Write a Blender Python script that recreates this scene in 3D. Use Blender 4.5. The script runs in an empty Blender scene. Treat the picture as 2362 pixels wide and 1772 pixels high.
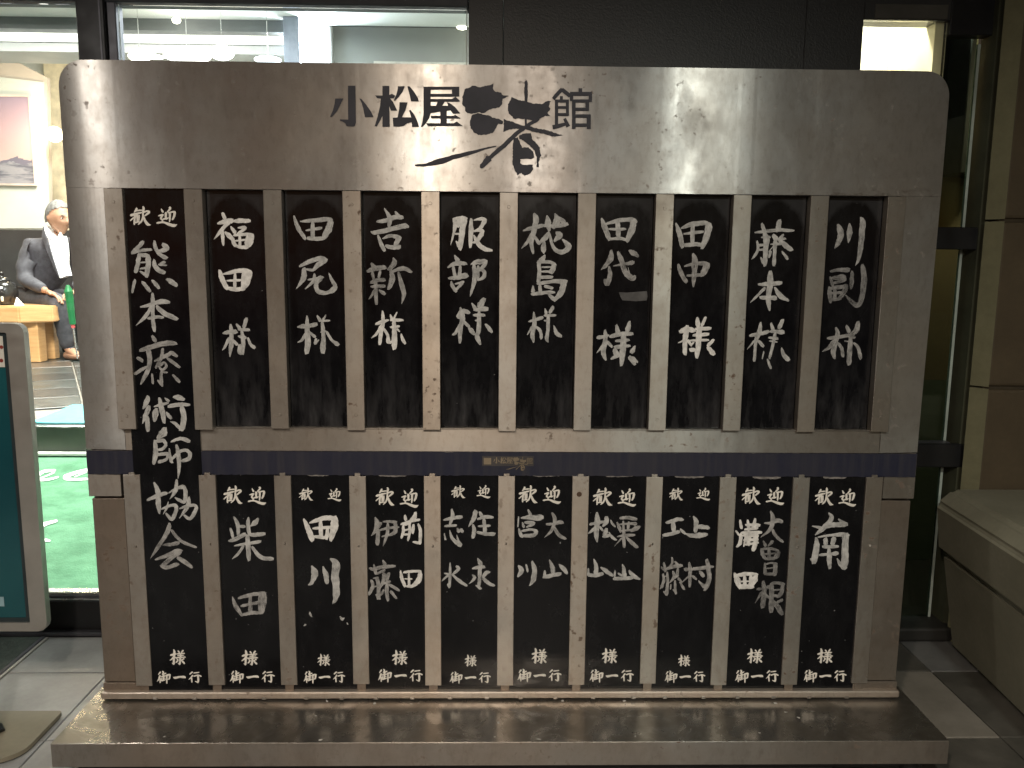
import bpy, bmesh, math, random
from mathutils import Vector, Matrix
random.seed(7)
S = bpy.context.scene
COL = S.collection
R_ = math.radians

# ------------------------------------------------------------------ camera
CAM = Vector((-0.0360, -2.5142, 1.5369))
ROT = Matrix(((0.99976941, -0.01960760, 0.00875578),
              (-0.00573446, 0.14915415, 0.98879733),
              (-0.02069391, -0.98861953, 0.14900732)))      # rows: camera right, up, back
FPX, PW, PH = 0.81 * 2362, 2362, 1772
cd = bpy.data.cameras.new('camera'); cam = bpy.data.objects.new('camera', cd); COL.objects.link(cam)
M = ROT.transposed().to_4x4(); M.translation = CAM
cam.matrix_world = M
cd.sensor_width = 36; cd.lens = 0.81 * 36; cd.clip_start = 0.05; cd.clip_end = 200
S.camera = cam

# ------------------------------------------------------------------ world, exposure
w = bpy.data.worlds.new('World'); S.world = w; w.use_nodes = True
nt = w.node_tree
sky = nt.nodes.new('ShaderNodeTexSky'); sky.sky_type = 'NISHITA'; sky.sun_disc = False
sky.sun_elevation = R_(-1); sky.sun_rotation = R_(200)
nt.links.new(sky.outputs[0], nt.nodes['Background'].inputs[0])
nt.nodes['Background'].inputs[1].default_value = 0.10
S.view_settings.view_transform = 'Standard'; S.view_settings.look = 'None'
S.view_settings.exposure = 0.22; S.view_settings.gamma = 1.0; S.view_settings.use_curve_mapping = False
S.render.engine = 'CYCLES'
S.cycles.max_bounces = 8; S.cycles.sample_clamp_indirect = 4.0

# ------------------------------------------------------------------ helpers
def ray(u, v):
    return ROT.transposed() @ Vector(((u - PW / 2) / FPX, -(v - PH / 2) / FPX, -1.0))
def at(u, v, y):                       # where the sight line of a photo pixel meets the upright plane y
    d = ray(u, v); return CAM + d * ((y - CAM.y) / d.y)
def atz(u, v, z):                      # ... meets the level plane z
    d = ray(u, v); return CAM + d * ((z - CAM.z) / d.z)
def atp(u, v, n, p):                   # ... meets any plane
    d = ray(u, v); return CAM + d * ((p - CAM).dot(n) / d.dot(n))

def link(o, parent=None, label=None, cat=None, group=None, kind=None):
    COL.objects.link(o)
    if parent is not None: o.parent = parent; o.matrix_parent_inverse = parent.matrix_world.inverted()
    if label: o['label'] = label
    if cat: o['category'] = cat
    if group: o['group'] = group
    if kind: o['kind'] = kind
    return o
def empty(name, loc, label, cat, group=None):
    o = bpy.data.objects.new(name, None); o.empty_display_size = .1
    o.location = loc; o.matrix_world = Matrix.Translation(loc)
    return link(o, None, label, cat, group)
def obj(name, bm, m, parent=None, smooth=False, **k):
    me = bpy.data.meshes.new(name)
    bmesh.ops.recalc_face_normals(bm, faces=bm.faces) if k.pop('recalc', True) else None
    bm.to_mesh(me); bm.free()
    for x in (m if isinstance(m, (list, tuple)) else [m]): me.materials.append(x)
    if smooth:
        for p in me.polygons: p.use_smooth = True
    return link(bpy.data.objects.new(name, me), parent, **k)
def box(bm, x0, x1, y0, y1, z0, z1, bev=0.0, seg=1, mi=0):
    r = bmesh.ops.create_cube(bm, size=1)
    for v in r['verts']:
        v.co = Vector(((x0 + x1) / 2 + v.co.x * (x1 - x0), (y0 + y1) / 2 + v.co.y * (y1 - y0), (z0 + z1) / 2 + v.co.z * (z1 - z0)))
    fs = set(f for v in r['verts'] for f in v.link_faces)
    for f in fs: f.material_index = mi
    if bev > 0:
        es = list(set(e for v in r['verts'] for e in v.link_edges))
        bmesh.ops.bevel(bm, geom=es, offset=bev, segments=seg, affect='EDGES', profile=.5)
    return bm
def B(*a, **k):
    return box(bmesh.new(), *a, **k)
def cyl(bm, p0, p1, r0, r1=None, n=16):
    p0, p1 = Vector(p0), Vector(p1); r1 = r0 if r1 is None else r1
    d = p1 - p0
    mt = Matrix.Translation((p0 + p1) / 2) @ d.to_track_quat('Z', 'Y').to_matrix().to_4x4()
    bmesh.ops.create_cone(bm, cap_ends=True, segments=n, radius1=r0, radius2=r1, depth=d.length, matrix=mt)
    return bm
def prism(bm, pts, ext):               # polygon (list of Vector) pushed along ext
    a = [bm.verts.new(p) for p in pts]; b = [bm.verts.new(Vector(p) + Vector(ext)) for p in pts]
    n = len(pts); bm.faces.new(a); bm.faces.new(b[::-1])
    for i in range(n): bm.faces.new((a[i], b[i], b[(i + 1) % n], a[(i + 1) % n]))
    return bm
def lathe(bm, prof, n=24, c=(0, 0, 0)):
    rings = []
    for r, z in prof:
        rings.append([bm.verts.new((c[0] + r * math.cos(2 * math.pi * i / n), c[1] + r * math.sin(2 * math.pi * i / n), c[2] + z)) for i in range(n)])
    for a, b in zip(rings, rings[1:]):
        for i in range(n): bm.faces.new((a[i], a[(i + 1) % n], b[(i + 1) % n], b[i]))
    bm.faces.new(rings[0][::-1]); bm.faces.new(rings[-1])
    return bm

# ------------------------------------------------------------------ materials
class NT:
    def __init__(s, name):
        s.m = bpy.data.materials.new(name); s.m.use_nodes = True; s.t = s.m.node_tree
        s.p = s.t.nodes['Principled BSDF']; s.out = s.t.nodes['Material Output']
        s.pos = s.t.nodes.new('ShaderNodeNewGeometry').outputs['Position']
    def n(s, typ, **k):
        nd = s.t.nodes.new('ShaderNode' + typ)
        for a, b in k.items(): setattr(nd, a, b)
        return nd
    def lk(s, a, b): s.t.links.new(a, b)
    def map(s, scale=(1, 1, 1), vec=None, loc=(0, 0, 0), rot=(0, 0, 0)):
        m = s.n('Mapping'); m.inputs['Scale'].default_value = scale; m.inputs['Location'].default_value = loc
        m.inputs['Rotation'].default_value = rot
        s.lk(vec or s.pos, m.inputs['Vector']); return m.outputs[0]
    def noise(s, scale, detail=3, vec=None, rough=.55, dist=0):
        n = s.n('TexNoise'); n.inputs['Scale'].default_value = scale; n.inputs['Detail'].default_value = detail
        n.inputs['Roughness'].default_value = rough; n.inputs['Distortion'].default_value = dist
        s.lk(vec or s.pos, n.inputs['Vector']); return n.outputs[0]
    def ramp(s, fac, stops):
        r = s.n('ValToRGB'); e = r.color_ramp.elements
        while len(e) < len(stops): e.new(.5)
        for el, (p, c) in zip(e, stops):
            el.position = p; el.color = (c, c, c, 1) if not isinstance(c, tuple) else (*c, 1)
        s.lk(fac, r.inputs[0]); return r.outputs[0]
    def mix(s, fac, a, b, typ='MIX'):
        m = s.n('Mix', data_type='RGBA', blend_type=typ)
        for i, x in ((0, fac), (6, a), (7, b)):
            if isinstance(x, (int, float)): m.inputs[i].default_value = x if i == 0 else (x, x, x, 1)
            elif isinstance(x, tuple): m.inputs[i].default_value = (*x, 1)
            else: s.lk(x, m.inputs[i])
        return m.outputs[2]
    def math(s, op, a, b=0.0, clamp=False):
        m = s.n('Math', operation=op, use_clamp=clamp)
        for i, x in enumerate((a, b)):
            if isinstance(x, (int, float)): m.inputs[i].default_value = x
            else: s.lk(x, m.inputs[i])
        return m.outputs[0]
    def sep(s, vec=None):
        n = s.n('SeparateXYZ'); s.lk(vec or s.pos, n.inputs[0]); return n.outputs
    def set(s, **k):
        for a, b in k.items():
            i = s.p.inputs[a.replace('_', ' ')]
            if isinstance(b, (int, float)): i.default_value = b
            elif isinstance(b, tuple): i.default_value = (*b, 1) if len(b) == 3 and i.type == 'RGBA' else b
            else: s.lk(b, i)
        return s
    def bump(s, h, strength=.2, dist=.01):
        b = s.n('Bump'); b.inputs['Strength'].default_value = strength; b.inputs['Distance'].default_value = dist
        s.lk(h, b.inputs['Height']); s.lk(b.outputs[0], s.p.inputs['Normal']); return s

def mat(name, col, rough=.5, metal=0.0, var=.25, scale=8, bump=0.0, bscale=60, spec=.5):
    s = NT(name)
    lo = tuple(c * (1 - var) for c in col); hi = tuple(min(1, c * (1 + var)) for c in col)
    s.set(Base_Color=s.ramp(s.noise(scale, 4), [(.3, lo), (.7, hi)]), Metallic=metal, Specular_IOR_Level=spec)
    s.set(Roughness=s.ramp(s.noise(scale * 2.3, 3), [(.3, max(0, rough - .08)), (.7, min(1, rough + .08))]))
    if bump: s.bump(s.noise(bscale, 3), bump, .004)
    return s.m
def emit(name, col, strength):
    s = NT(name); e = s.n('Emission'); e.inputs[0].default_value = (*col, 1); e.inputs[1].default_value = strength
    s.lk(e.outputs[0], s.out.inputs[0]); return s.m
def glass(name, tint=(.95, .98, .96), refl=1.0, rough=.0):
    s = NT(name); tr = s.n('BsdfTransparent'); tr.inputs[0].default_value = (*tint, 1)
    gl = s.n('BsdfGlossy'); gl.inputs['Roughness'].default_value = rough
    fr = s.n('Fresnel'); fr.inputs[0].default_value = 1.5
    mx = s.n('MixShader'); s.lk(s.math('MULTIPLY', fr.outputs[0], refl), mx.inputs[0])
    s.lk(tr.outputs[0], mx.inputs[1]); s.lk(gl.outputs[0], mx.inputs[2]); s.lk(mx.outputs[0], s.out.inputs[0])
    return s.m

def steel(name, col=(.56, .52, .47), rough=.34, aniso=.75, rust=.5, seed=0.0, ribs=False, metal=.80, edge=None):
    s = NT(name)
    p = s.map(loc=(seed, seed * 1.7, seed * .6))
    big = s.noise(2.2, 4, p); mid = s.noise(9, 5, p, .65)
    brush = s.noise(1.0, 2, s.map((6, 6, 900), loc=(seed, 0, 0)))
    c = s.mix(s.ramp(big, [(.35, 0.0), (.7, 1.0)]), col, tuple(x * y for x, y in zip(col, (.90, .80, .72))))
    c = s.mix(s.math('MULTIPLY', s.ramp(mid, [(.42, 0.0), (.72, 1.0)]), .55), c, tuple(x * y for x, y in zip(col, (.64, .56, .50))))
    fine = s.noise(60, 4, s.map((1, 1, .45), loc=(seed, 2, 1)), .7)
    c = s.mix(s.math('MULTIPLY', s.ramp(fine, [(.50, 0.0), (.72, 1.0)]), .40), c, tuple(x * y for x, y in zip(col, (.55, .46, .40))))
    spots = s.ramp(s.noise(52, 2, p, .5), [(.665 - .06 * rust, 0.0), (.745 - .05 * rust, 1.0)])
    gate = s.ramp(s.noise(6, 2, p), [(.47, 0.0), (.66, 1.0)])
    sp = s.math('MULTIPLY', s.math('MULTIPLY', spots, gate), min(1, rust * 1.1))
    c = s.mix(sp, c, (.11, .062, .036))
    if edge:                           # rust weeping along the lower edge, worst at the far end
        zz = s.sep(); low = s.math('MULTIPLY', s.math('SUBTRACT', 1.0, s.math('DIVIDE', s.math('SUBTRACT', zz[2], edge), .030), True), s.math('GREATER_THAN', zz[2], edge))
        far = s.math('ADD', s.math('MULTIPLY', zz[0], .55), .35, True)
        en = s.ramp(s.noise(24, 4, s.map((1, 1, 2.2)), .6), [(.50, 0.0), (.66, 1.0)])
        ef = s.math('MULTIPLY', s.math('MULTIPLY', low, far), en)
        c = s.mix(s.math('MULTIPLY', ef, .75), c, (.13, .07, .035))
    c = s.mix(s.math('MULTIPLY', brush, .22), c, tuple(x * .5 for x in col))
    r = s.math('ADD', s.math('MULTIPLY', s.ramp(big, [(.3, 0.0), (.75, 1.0)]), .10), rough - .04)
    r = s.math('ADD', r, s.math('MULTIPLY', s.math('SUBTRACT', mid, .3), .24))
    smear = s.noise(4.5, 4, s.map((1, 1, .5), loc=(seed, 5, 2)), .7)
    r = s.math('ADD', r, s.math('MULTIPLY', s.ramp(smear, [(.48, 0.0), (.62, 1.0)]), .09))
    r = s.math('ADD', r, s.math('MULTIPLY', sp, .3))
    s.set(Base_Color=c, Metallic=s.math('SUBTRACT', metal, s.math('MULTIPLY', sp, metal * .8)), Roughness=r, Anisotropic=aniso)
    if aniso > 0:
        t = s.n('CombineXYZ'); t.inputs[2].default_value = 1.0
        s.lk(t.outputs[0], s.p.inputs['Tangent'])
    h = s.math('ADD', s.math('ADD', s.math('MULTIPLY', s.noise(3.0, 2, s.map((1, 1, .35), loc=(seed, 0, 0))), 1.0), s.math('MULTIPLY', mid, .10)), s.math('MULTIPLY', brush, .004))
    if ribs:                           # the rails fixed behind the sheet show through as shallow creases
        x = s.sep()[0]
        fr = s.math('FRACT', s.math('ADD', s.math('DIVIDE', x, RIB_PITCH), 50.0 - RIB_X0 / RIB_PITCH + .5))
        d = s.math('ABSOLUTE', s.math('SUBTRACT', fr, .5))
        h = s.math('ADD', h, s.math('MULTIPLY', s.ramp(d, [(.075, 1.0), (.125, 0.0)]), .030))
    s.bump(h, .35, .006)
    return s.m
RIB_PITCH, RIB_X0 = 0.2325, 0.0025
# ------------------------------------------------------------------ brush lettering: strokes measured on the boards
# every stroke is x,y,width triples in the pixels of an enlargement with origin (u0,v0) and the given scale
def parse(txt):
    out = []
    for st in txt.strip().split(';'):
        st = st.strip()
        if st: out.append([tuple(float(q) for q in p.split(',')) for p in st.split()])
    return out

GL = {}
def G(key, scale, u0, v0, txt): GL[key] = (scale, u0, v0, txt)
Z4, Z3, Z35 = 1659 / 400, 1659 / 300, 1659 / 350
G('a1', Z4, 470, 460, '180,135,30 205,185,30; 135,232,18 200,215,40 270,205,45; 245,210,40 175,290,30 100,380,10; 178,300,28 182,370,30 190,440,18; 205,315,20 245,350,45 285,390,30; 285,210,20 350,205,40 440,208,34; 262,262,18 300,318,36; 330,272,14 400,268,30; 400,270,30 370,300,24 325,325,12; 272,370,22 292,425,34 320,450,26; 290,345,20 380,335,26 470,342,30; 465,345,40 450,410,44 415,460,28; 310,445,20 360,457,30 420,460,30; 345,350,24 350,445,26; 300,398,14 420,385,20; 425,350,34 415,440,40')
G('a2', Z4, 470, 460, '152,680,24 175,760,44 225,855,40; 190,715,18 300,690,36 400,680,36 455,700,28; 440,690,50 425,760,60 375,850,50; 230,850,28 310,860,34 390,855,30; 300,710,24 298,850,28; 225,778,18 360,772,22; 390,700,40 380,840,40')
G('a3', Z4, 470, 460, '185,1282,16 240,1270,38 310,1265,42; 258,1200,24 265,1290,40 262,1400,38 250,1505,12; 240,1330,26 210,1400,24 180,1442,8; 275,1340,20 320,1390,30; 315,1195,20 345,1235,34; 410,1140,30 385,1225,36; 335,1245,24 435,1248,28; 335,1310,20 400,1325,34; 365,1260,28 380,1370,38 375,1480,22; 345,1395,30 345,1465,32 380,1470,20; 425,1325,18 445,1380,26 485,1420,34')
G('b1', Z4, 657, 460, '88,162,20 125,270,34 195,378,30; 150,212,16 250,205,30 400,190,38 450,200,30; 440,200,46 420,280,60 370,370,44; 268,220,34 268,375,38; 205,298,16 350,275,26; 220,372,30 300,378,32 370,375,30')
G('b2', Z4, 657, 460, '145,640,26 250,590,34 345,565,40 395,580,42; 385,585,46 320,625,46 270,680,22; 185,665,38 185,740,46 150,800,28 108,858,6; 200,668,16 270,680,26; 285,715,20 275,780,30 195,858,10; 225,770,18 365,745,24; 345,745,44 300,810,36 320,880,36 400,895,32 470,860,46 480,820,34 450,770,26 422,705,8')
G('b3', Z4, 657, 460, '122,1222,14 180,1215,36 235,1210,34 300,1195,44; 212,1118,18 215,1220,38 218,1340,50 212,1465,50; 205,1280,30 165,1345,24 122,1370,8; 235,1270,20 290,1315,28; 310,1115,18 340,1160,28; 395,1105,8 365,1155,22; 330,1165,20 430,1160,16; 358,1170,24 370,1300,34 365,1460,50; 300,1335,22 290,1380,22 325,1345,12; 390,1260,18 345,1270,12; 400,1265,22 450,1345,26 510,1388,38')
G('c1', Z4, 817, 460, '290,90,14 340,180,38 330,260,28; 220,212,22 300,205,36 385,170,40 460,170,38; 395,120,20 420,160,40; 160,310,12 210,318,34 370,280,40 480,255,42 518,262,24; 228,345,18 255,420,32 288,490,32; 275,375,16 345,350,28 430,365,40; 435,370,42 395,430,40; 305,445,26 370,460,40 435,455,40')
G('c2', Z4, 817, 460, '165,615,24 200,660,40; 130,688,30 210,660,40 295,650,40; 175,700,24 185,760,28; 250,680,22 235,750,22; 160,795,28 220,775,32 290,770,34; 165,835,24 290,830,32; 205,780,28 208,900,34 215,1000,28; 195,870,26 170,920,20 138,958,6; 240,870,20 290,905,34; 375,562,16 385,610,44 330,670,34; 355,680,32 365,760,44 330,855,34; 370,690,24 470,660,36 545,695,30; 425,700,24 450,800,40 475,900,40 455,1000,6')
G('c3', Z4, 817, 460, '205,1195,16 245,1180,30 325,1155,20; 272,1070,18 275,1180,34 255,1300,34 245,1385,28; 255,1210,24 215,1285,22 165,1328,6; 275,1225,18 320,1300,26 325,1370,34; 345,1105,16 365,1150,26; 410,1080,12 380,1140,18; 350,1155,24 465,1155,24; 350,1225,20 430,1215,22; 382,1160,30 385,1290,40 385,1425,46; 340,1370,30 370,1360,20; 410,1240,22 435,1265,12; 450,1290,16 465,1340,28 488,1378,24')
G('d1', Z4, 1010, 460, '150,190,24 165,250,32 150,330,20 122,438,6; 150,190,28 230,175,24 275,185,24; 245,180,60 235,300,50 210,475,36; 195,190,36 190,260,30; 160,330,14 215,330,20; 175,400,12 210,450,40; 320,190,26 318,300,40 310,455,32; 345,200,12 420,185,30 455,200,36; 450,205,38 410,270,28 385,280,12; 340,305,16 400,295,30 435,310,32; 425,320,38 380,395,34 330,415,12; 345,345,18 390,430,38 450,475,36 515,488,26')
G('d2', Z4, 1010, 460, '160,535,12 190,590,46; 95,652,14 170,615,40 270,615,30; 145,640,24 165,740,30; 215,640,28 205,740,34; 105,755,22 180,750,34 275,725,46; 128,785,14 140,830,30 175,880,28; 165,810,14 245,790,24; 235,800,28 180,860,22; 318,620,14 380,600,46 460,600,44; 345,630,34 350,760,42 325,870,24 308,930,5; 455,620,38 400,680,28; 390,660,18 440,690,34 440,740,32 385,775,18; 385,640,26 385,770,24')
G('d3', Z4, 1010, 460, '215,1040,22 235,1130,40 215,1250,40 210,1370,26; 180,1120,16 240,1070,40 300,1085,28; 190,1120,34 250,1140,38; 215,1200,34 165,1280,26 135,1298,8; 240,1160,26 300,1220,26; 325,995,14 360,1045,34; 440,955,46 400,1020,56; 350,1055,28 470,1050,42; 345,1108,28 445,1108,28; 360,1160,16 400,1160,14; 395,1080,32 392,1250,38 375,1310,42 405,1385,24; 310,1240,44 345,1290,32; 455,1195,18 490,1235,36 515,1270,24')
G('e1', Z4, 1180, 460, '215,140,24 235,190,50 215,290,44 190,420,34 208,515,24; 112,300,14 190,275,34 300,250,32; 200,330,36 150,410,26 95,470,6; 225,360,24 265,425,28; 290,250,22 420,255,28 530,235,38; 338,160,20 350,230,50 360,300,26; 415,140,18 435,200,56 400,270,38; 450,170,20 500,220,46; 355,320,30 320,370,44 265,420,18; 310,405,24 305,470,48 308,520,12; 365,330,16 385,420,26 430,490,32 500,500,44 545,450,46 490,385,22; 430,325,32 460,345,56 410,400,22')
G('e2', Z4, 1180, 460, '318,535,18 290,580,46 250,610,28; 262,600,32 265,700,34 258,800,32; 270,600,26 370,600,28 415,630,34; 405,630,46 380,700,42; 290,648,14 380,648,14; 280,692,16 385,692,22; 260,745,32 390,745,26; 250,810,26 400,785,32 520,790,42; 500,800,54 480,880,54 410,965,32; 340,890,14 400,955,38; 205,830,16 205,890,32; 195,910,28 320,890,32 410,890,22; 270,820,28 275,890,32; 320,830,30 390,850,26')
G('e3', Z4, 1180, 460, '165,1170,14 215,1155,24 295,1130,32; 212,1080,14 218,1180,34 200,1300,36 212,1365,18; 200,1220,26 150,1295,10; 235,1220,20 275,1260,28 285,1330,26; 320,1045,12 330,1090,30; 395,1030,34 365,1085,28; 315,1110,22 420,1110,22; 315,1160,18 355,1160,16; 350,1110,28 348,1240,28 335,1330,34 350,1365,12; 405,1210,12 430,1280,36 475,1310,26')
G('f1', Z4, 1346, 460, '172,185,20 205,270,46 245,385,38; 215,235,22 330,205,34 460,195,38 505,215,28; 480,210,54 460,300,54 415,400,34; 325,210,42 335,370,40; 245,285,22 400,285,24; 250,380,22 350,375,26 410,390,22')
G('f2', Z4, 1346, 460, '265,490,24 260,560,46 215,630,34 165,675,6; 245,645,22 255,720,38 225,805,46 205,770,28; 285,638,10 380,620,22 475,605,36; 330,505,24 360,580,46 400,700,46 470,760,42 490,735,28; 440,715,14 425,650,5; 440,490,24 480,515,44 520,545,26')
G('f3', Z4, 1346, 460, '205,1255,26 210,1340,38 190,1460,46 212,1535,24; 135,1322,34 200,1315,28 240,1300,18; 195,1390,30 125,1470,8; 225,1360,26 270,1410,26; 315,1205,26 330,1280,44; 440,1170,24 420,1250,54; 255,1315,28 340,1290,38 465,1285,34; 310,1355,26 430,1345,34; 300,1415,34 440,1400,28; 380,1290,42 375,1440,52 360,1585,34; 265,1525,22 340,1490,42; 300,1440,46 320,1500,46; 490,1405,20 460,1460,46; 440,1510,38 490,1575,34; 460,1520,44 515,1555,20')
G('g1', Z4, 1520, 460, '162,230,18 195,330,42 225,455,38; 215,275,22 330,235,38 460,225,38; 480,240,58 460,340,60 415,465,38; 320,240,34 320,440,34; 240,330,20 420,310,28; 230,440,26 330,430,36 420,440,32')
G('g2', Z4, 1520, 460, '185,625,24 215,710,38 262,790,32; 245,640,16 320,620,26 440,610,38; 460,620,56 430,690,52 400,730,32; 270,730,22 360,725,28 430,720,28; 325,525,26 345,600,56 335,720,42 328,835,16')
G('g3', Z4, 1520, 460, '205,1265,42 260,1245,46 340,1255,38; 270,1215,38 250,1350,46 250,1480,38; 235,1350,20 180,1375,6; 280,1350,30 310,1400,20; 365,1135,26 375,1210,44; 445,1130,26 410,1210,26; 355,1240,32 490,1235,32; 330,1300,28 470,1290,32; 300,1350,18 470,1345,26; 385,1230,42 375,1380,46 360,1510,38; 300,1440,36 340,1440,36; 300,1395,18 330,1370,18; 520,1345,28 465,1400,32; 470,1420,38 520,1480,42')
G('h1', Z4, 1700, 460, '172,318,16 260,308,28 400,295,30 540,300,22; 238,235,24 262,310,38; 405,205,38 395,270,44 380,310,18; 192,400,18 200,470,24 175,530,24 138,575,6; 205,440,22 265,435,18; 205,485,16 260,480,18; 262,330,38 278,380,54 270,500,38 265,630,38; 225,555,12 255,610,38; 235,365,18 310,360,28; 345,345,32 375,380,46; 440,340,22 400,380,24; 375,385,24 460,375,22; 320,430,12 420,425,24; 400,390,24 460,440,42 520,485,34; 365,400,38 358,500,32 350,630,32; 320,500,28 305,555,18; 300,500,6 355,440,12; 428,500,18 480,570,28')
G('h2', Z4, 1700, 460, '205,815,20 290,810,36 420,800,38; 318,695,38 318,800,52 300,940,46 310,1060,22; 265,850,28 195,920,22 125,990,5; 360,845,20 410,920,42 490,970,22; 225,940,34 300,940,34 370,945,38')
G('h3', Z4, 1700, 460, '125,1305,26 200,1290,32 300,1265,32; 225,1180,20 210,1280,46 180,1360,30 170,1460,22 165,1545,26; 170,1350,20 95,1435,5; 205,1355,28 250,1405,28; 325,1185,20 345,1250,34; 435,1155,34 400,1230,38; 320,1262,26 440,1270,42; 305,1322,22 385,1330,28; 310,1355,14 380,1365,14; 365,1280,28 335,1420,24 310,1520,24; 290,1530,18 320,1615,26; 255,1455,12 240,1525,12; 425,1420,14 440,1480,34 490,1535,38')
G('i1', Z4, 1875, 460, '240,245,28 265,320,54 245,410,42 210,465,14; 350,235,20 350,320,50 338,415,12; 458,175,22 475,230,46 460,400,52 440,560,32 405,635,5')
G('i2', Z4, 1875, 460, '170,690,22 260,675,32 340,675,46; 165,745,22 190,820,32; 180,755,26 300,745,52; 200,800,24 310,770,28; 155,840,22 160,910,38 170,985,28; 170,850,28 250,840,34 325,825,28; 320,830,38 290,900,44 240,960,28; 210,860,26 205,950,34; 175,900,26 270,890,24; 180,960,28 260,950,28; 372,690,24 370,770,38 365,850,28; 470,630,32 485,760,56 470,920,46 430,1010,42 370,985,34 310,915,10')
G('i3', Z4, 1875, 460, '220,1230,24 235,1300,38 195,1430,46 205,1520,28; 140,1330,22 220,1320,32 390,1295,32; 200,1360,38 150,1420,32 90,1455,6; 240,1375,24 275,1430,32 285,1500,32; 320,1210,22 345,1270,34; 430,1175,34 415,1250,46 370,1280,28; 345,1320,22 400,1320,22; 365,1280,28 350,1440,42 345,1575,42; 300,1355,12 340,1360,12; 390,1375,22 430,1420,26 455,1520,34')
G('l1', Z4, 290, 460, '165,405,32 120,460,34 60,515,28; 60,515,22 150,490,28 245,480,24; 130,525,28 120,600,38 95,695,32; 130,530,32 210,535,38; 215,540,42 215,630,44 200,735,42; 140,605,14 200,600,14; 140,665,14 200,655,20; 140,690,16 195,720,34; 278,400,20 285,460,32 320,520,30 390,560,38; 360,435,42 400,470,42 310,500,28; 275,580,24 280,630,38 320,680,38 370,700,42; 375,600,28 330,625,28; 320,625,20 395,632,12; 90,770,22 80,820,26 65,890,22; 160,790,20 190,820,34 235,880,28; 255,775,20 290,810,34 320,850,26; 395,765,22 440,785,44 490,825,32')
G('l2', Z4, 290, 460, '145,1030,20 250,1005,32 340,975,42 415,985,34; 258,900,24 260,1000,36 262,1140,34 275,1260,28; 245,1030,28 190,1120,30 98,1208,5; 300,1025,34 370,1090,42 490,1145,38; 215,1140,22 290,1125,28 360,1130,24')
G('l3', Z4, 290, 460, '255,1310,28 285,1355,38; 140,1445,32 250,1410,42 400,1375,44 485,1380,28; 215,1430,42 230,1520,44 220,1620,38 180,1700,34 145,1770,12; 115,1515,28 160,1545,34; 90,1670,28 150,1630,32 210,1600,22; 355,1430,28 340,1520,28 290,1610,24; 280,1545,22 400,1490,34 440,1470,38 490,1500,28; 400,1520,28 515,1605,28; 330,1590,24 370,1560,18 390,1600,22 350,1630,22 320,1600,18; 255,1670,18 262,1760,22; 345,1640,22 340,1720,32 350,1785,22; 310,1730,18 345,1770,28; 455,1680,22 515,1745,32; 340,1650,18 400,1655,18')
G('l4', Z4, 310, 820, '130,395,34 115,450,46 85,510,16; 140,490,38 110,570,42 80,650,12; 125,590,38 130,720,34; 190,490,12 260,470,26 325,455,18; 240,410,26 265,520,46 285,640,34; 210,515,38 200,570,52 195,625,32; 310,550,28 350,600,32; 295,410,14 330,435,28; 380,395,26 430,405,46 475,420,28; 330,488,32 430,470,38 530,470,22; 455,490,38 475,590,46 460,690,46 440,705,36; 430,690,36 390,650,28 345,632,6')
G('l5', Z4, 310, 820, '290,700,46 270,750,70 220,790,22; 195,815,26 205,920,44 185,1035,32; 215,820,34 280,815,34 300,860,28 260,900,26 215,900,18; 215,950,26 320,935,32; 320,940,26 310,990,26 235,1020,30; 335,890,12 350,1000,28 370,1025,14; 350,1000,22 410,940,28; 355,825,20 440,795,32 525,820,38; 405,860,28 425,960,38 430,1080,30 418,1180,6; 415,930,28 480,905,28 530,930,34 525,985,36 460,1010,32')
G('l6', Z4, 310, 820, '125,1385,20 200,1350,34 310,1315,28; 190,1220,24 225,1300,46 230,1420,44 240,1510,22; 405,1190,20 395,1290,38 340,1375,6; 330,1315,14 400,1275,20 470,1260,38 490,1320,38 480,1400,34 430,1385,28 390,1360,12; 325,1400,8 310,1460,20 275,1520,5; 262,1470,16 350,1435,26 400,1440,32 395,1500,32 360,1565,36 305,1510,20; 525,1355,20 510,1440,38 430,1560,5; 435,1465,14 520,1435,28 590,1440,28 580,1500,34 530,1560,32 480,1530,24')
G('l7', 3.95, 330, 1180, '240,110,24 225,180,38 140,320,28 68,428,6; 260,170,24 350,270,28 485,325,20; 180,305,14 250,300,28 325,285,34; 115,438,20 230,395,32 310,355,32 350,360,28; 340,370,32 260,420,34 180,490,34; 170,490,32 210,510,32 320,478,32; 320,420,34 385,460,34 445,510,26')
G('m1', Z4, 505, 1100, '145,385,20 180,460,32 185,560,28; 185,475,18 245,475,32; 112,495,22 135,580,28; 100,615,24 170,590,34 250,545,32; 285,390,18 280,460,32 300,550,32 370,550,38 435,545,38; 375,400,24 345,440,42 305,470,14; 150,660,16 260,640,24 395,620,34; 270,560,34 280,650,38 290,795,34; 235,660,24 190,730,26 128,785,6; 320,670,28 400,765,40 515,785,34')
G('m2', Z4, 505, 1100, '130,1150,14 160,1230,38 220,1325,32; 190,1160,28 300,1130,34 430,1110,34; 435,1115,42 430,1200,46 410,1300,42; 300,1130,28 300,1310,36; 215,1235,26 400,1195,32; 220,1320,26 320,1300,32 410,1300,28; 395,1120,34 395,1290,34')
G('n1', Z4, 670, 1100, '128,405,18 165,490,46 210,605,46; 185,440,18 300,400,38 400,390,42; 420,390,54 420,480,66 385,605,38; 290,420,32 290,580,36; 220,495,26 400,480,28; 230,570,28 330,580,32; 360,480,28 345,590,36')
G('n2', Z4, 670, 1100, '205,855,22 235,920,60 205,1010,34 170,1035,10; 312,860,18 340,940,44 350,1015,34; 385,785,22 435,830,66 430,950,66 440,1100,56 425,1180,34 402,1215,6')
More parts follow.
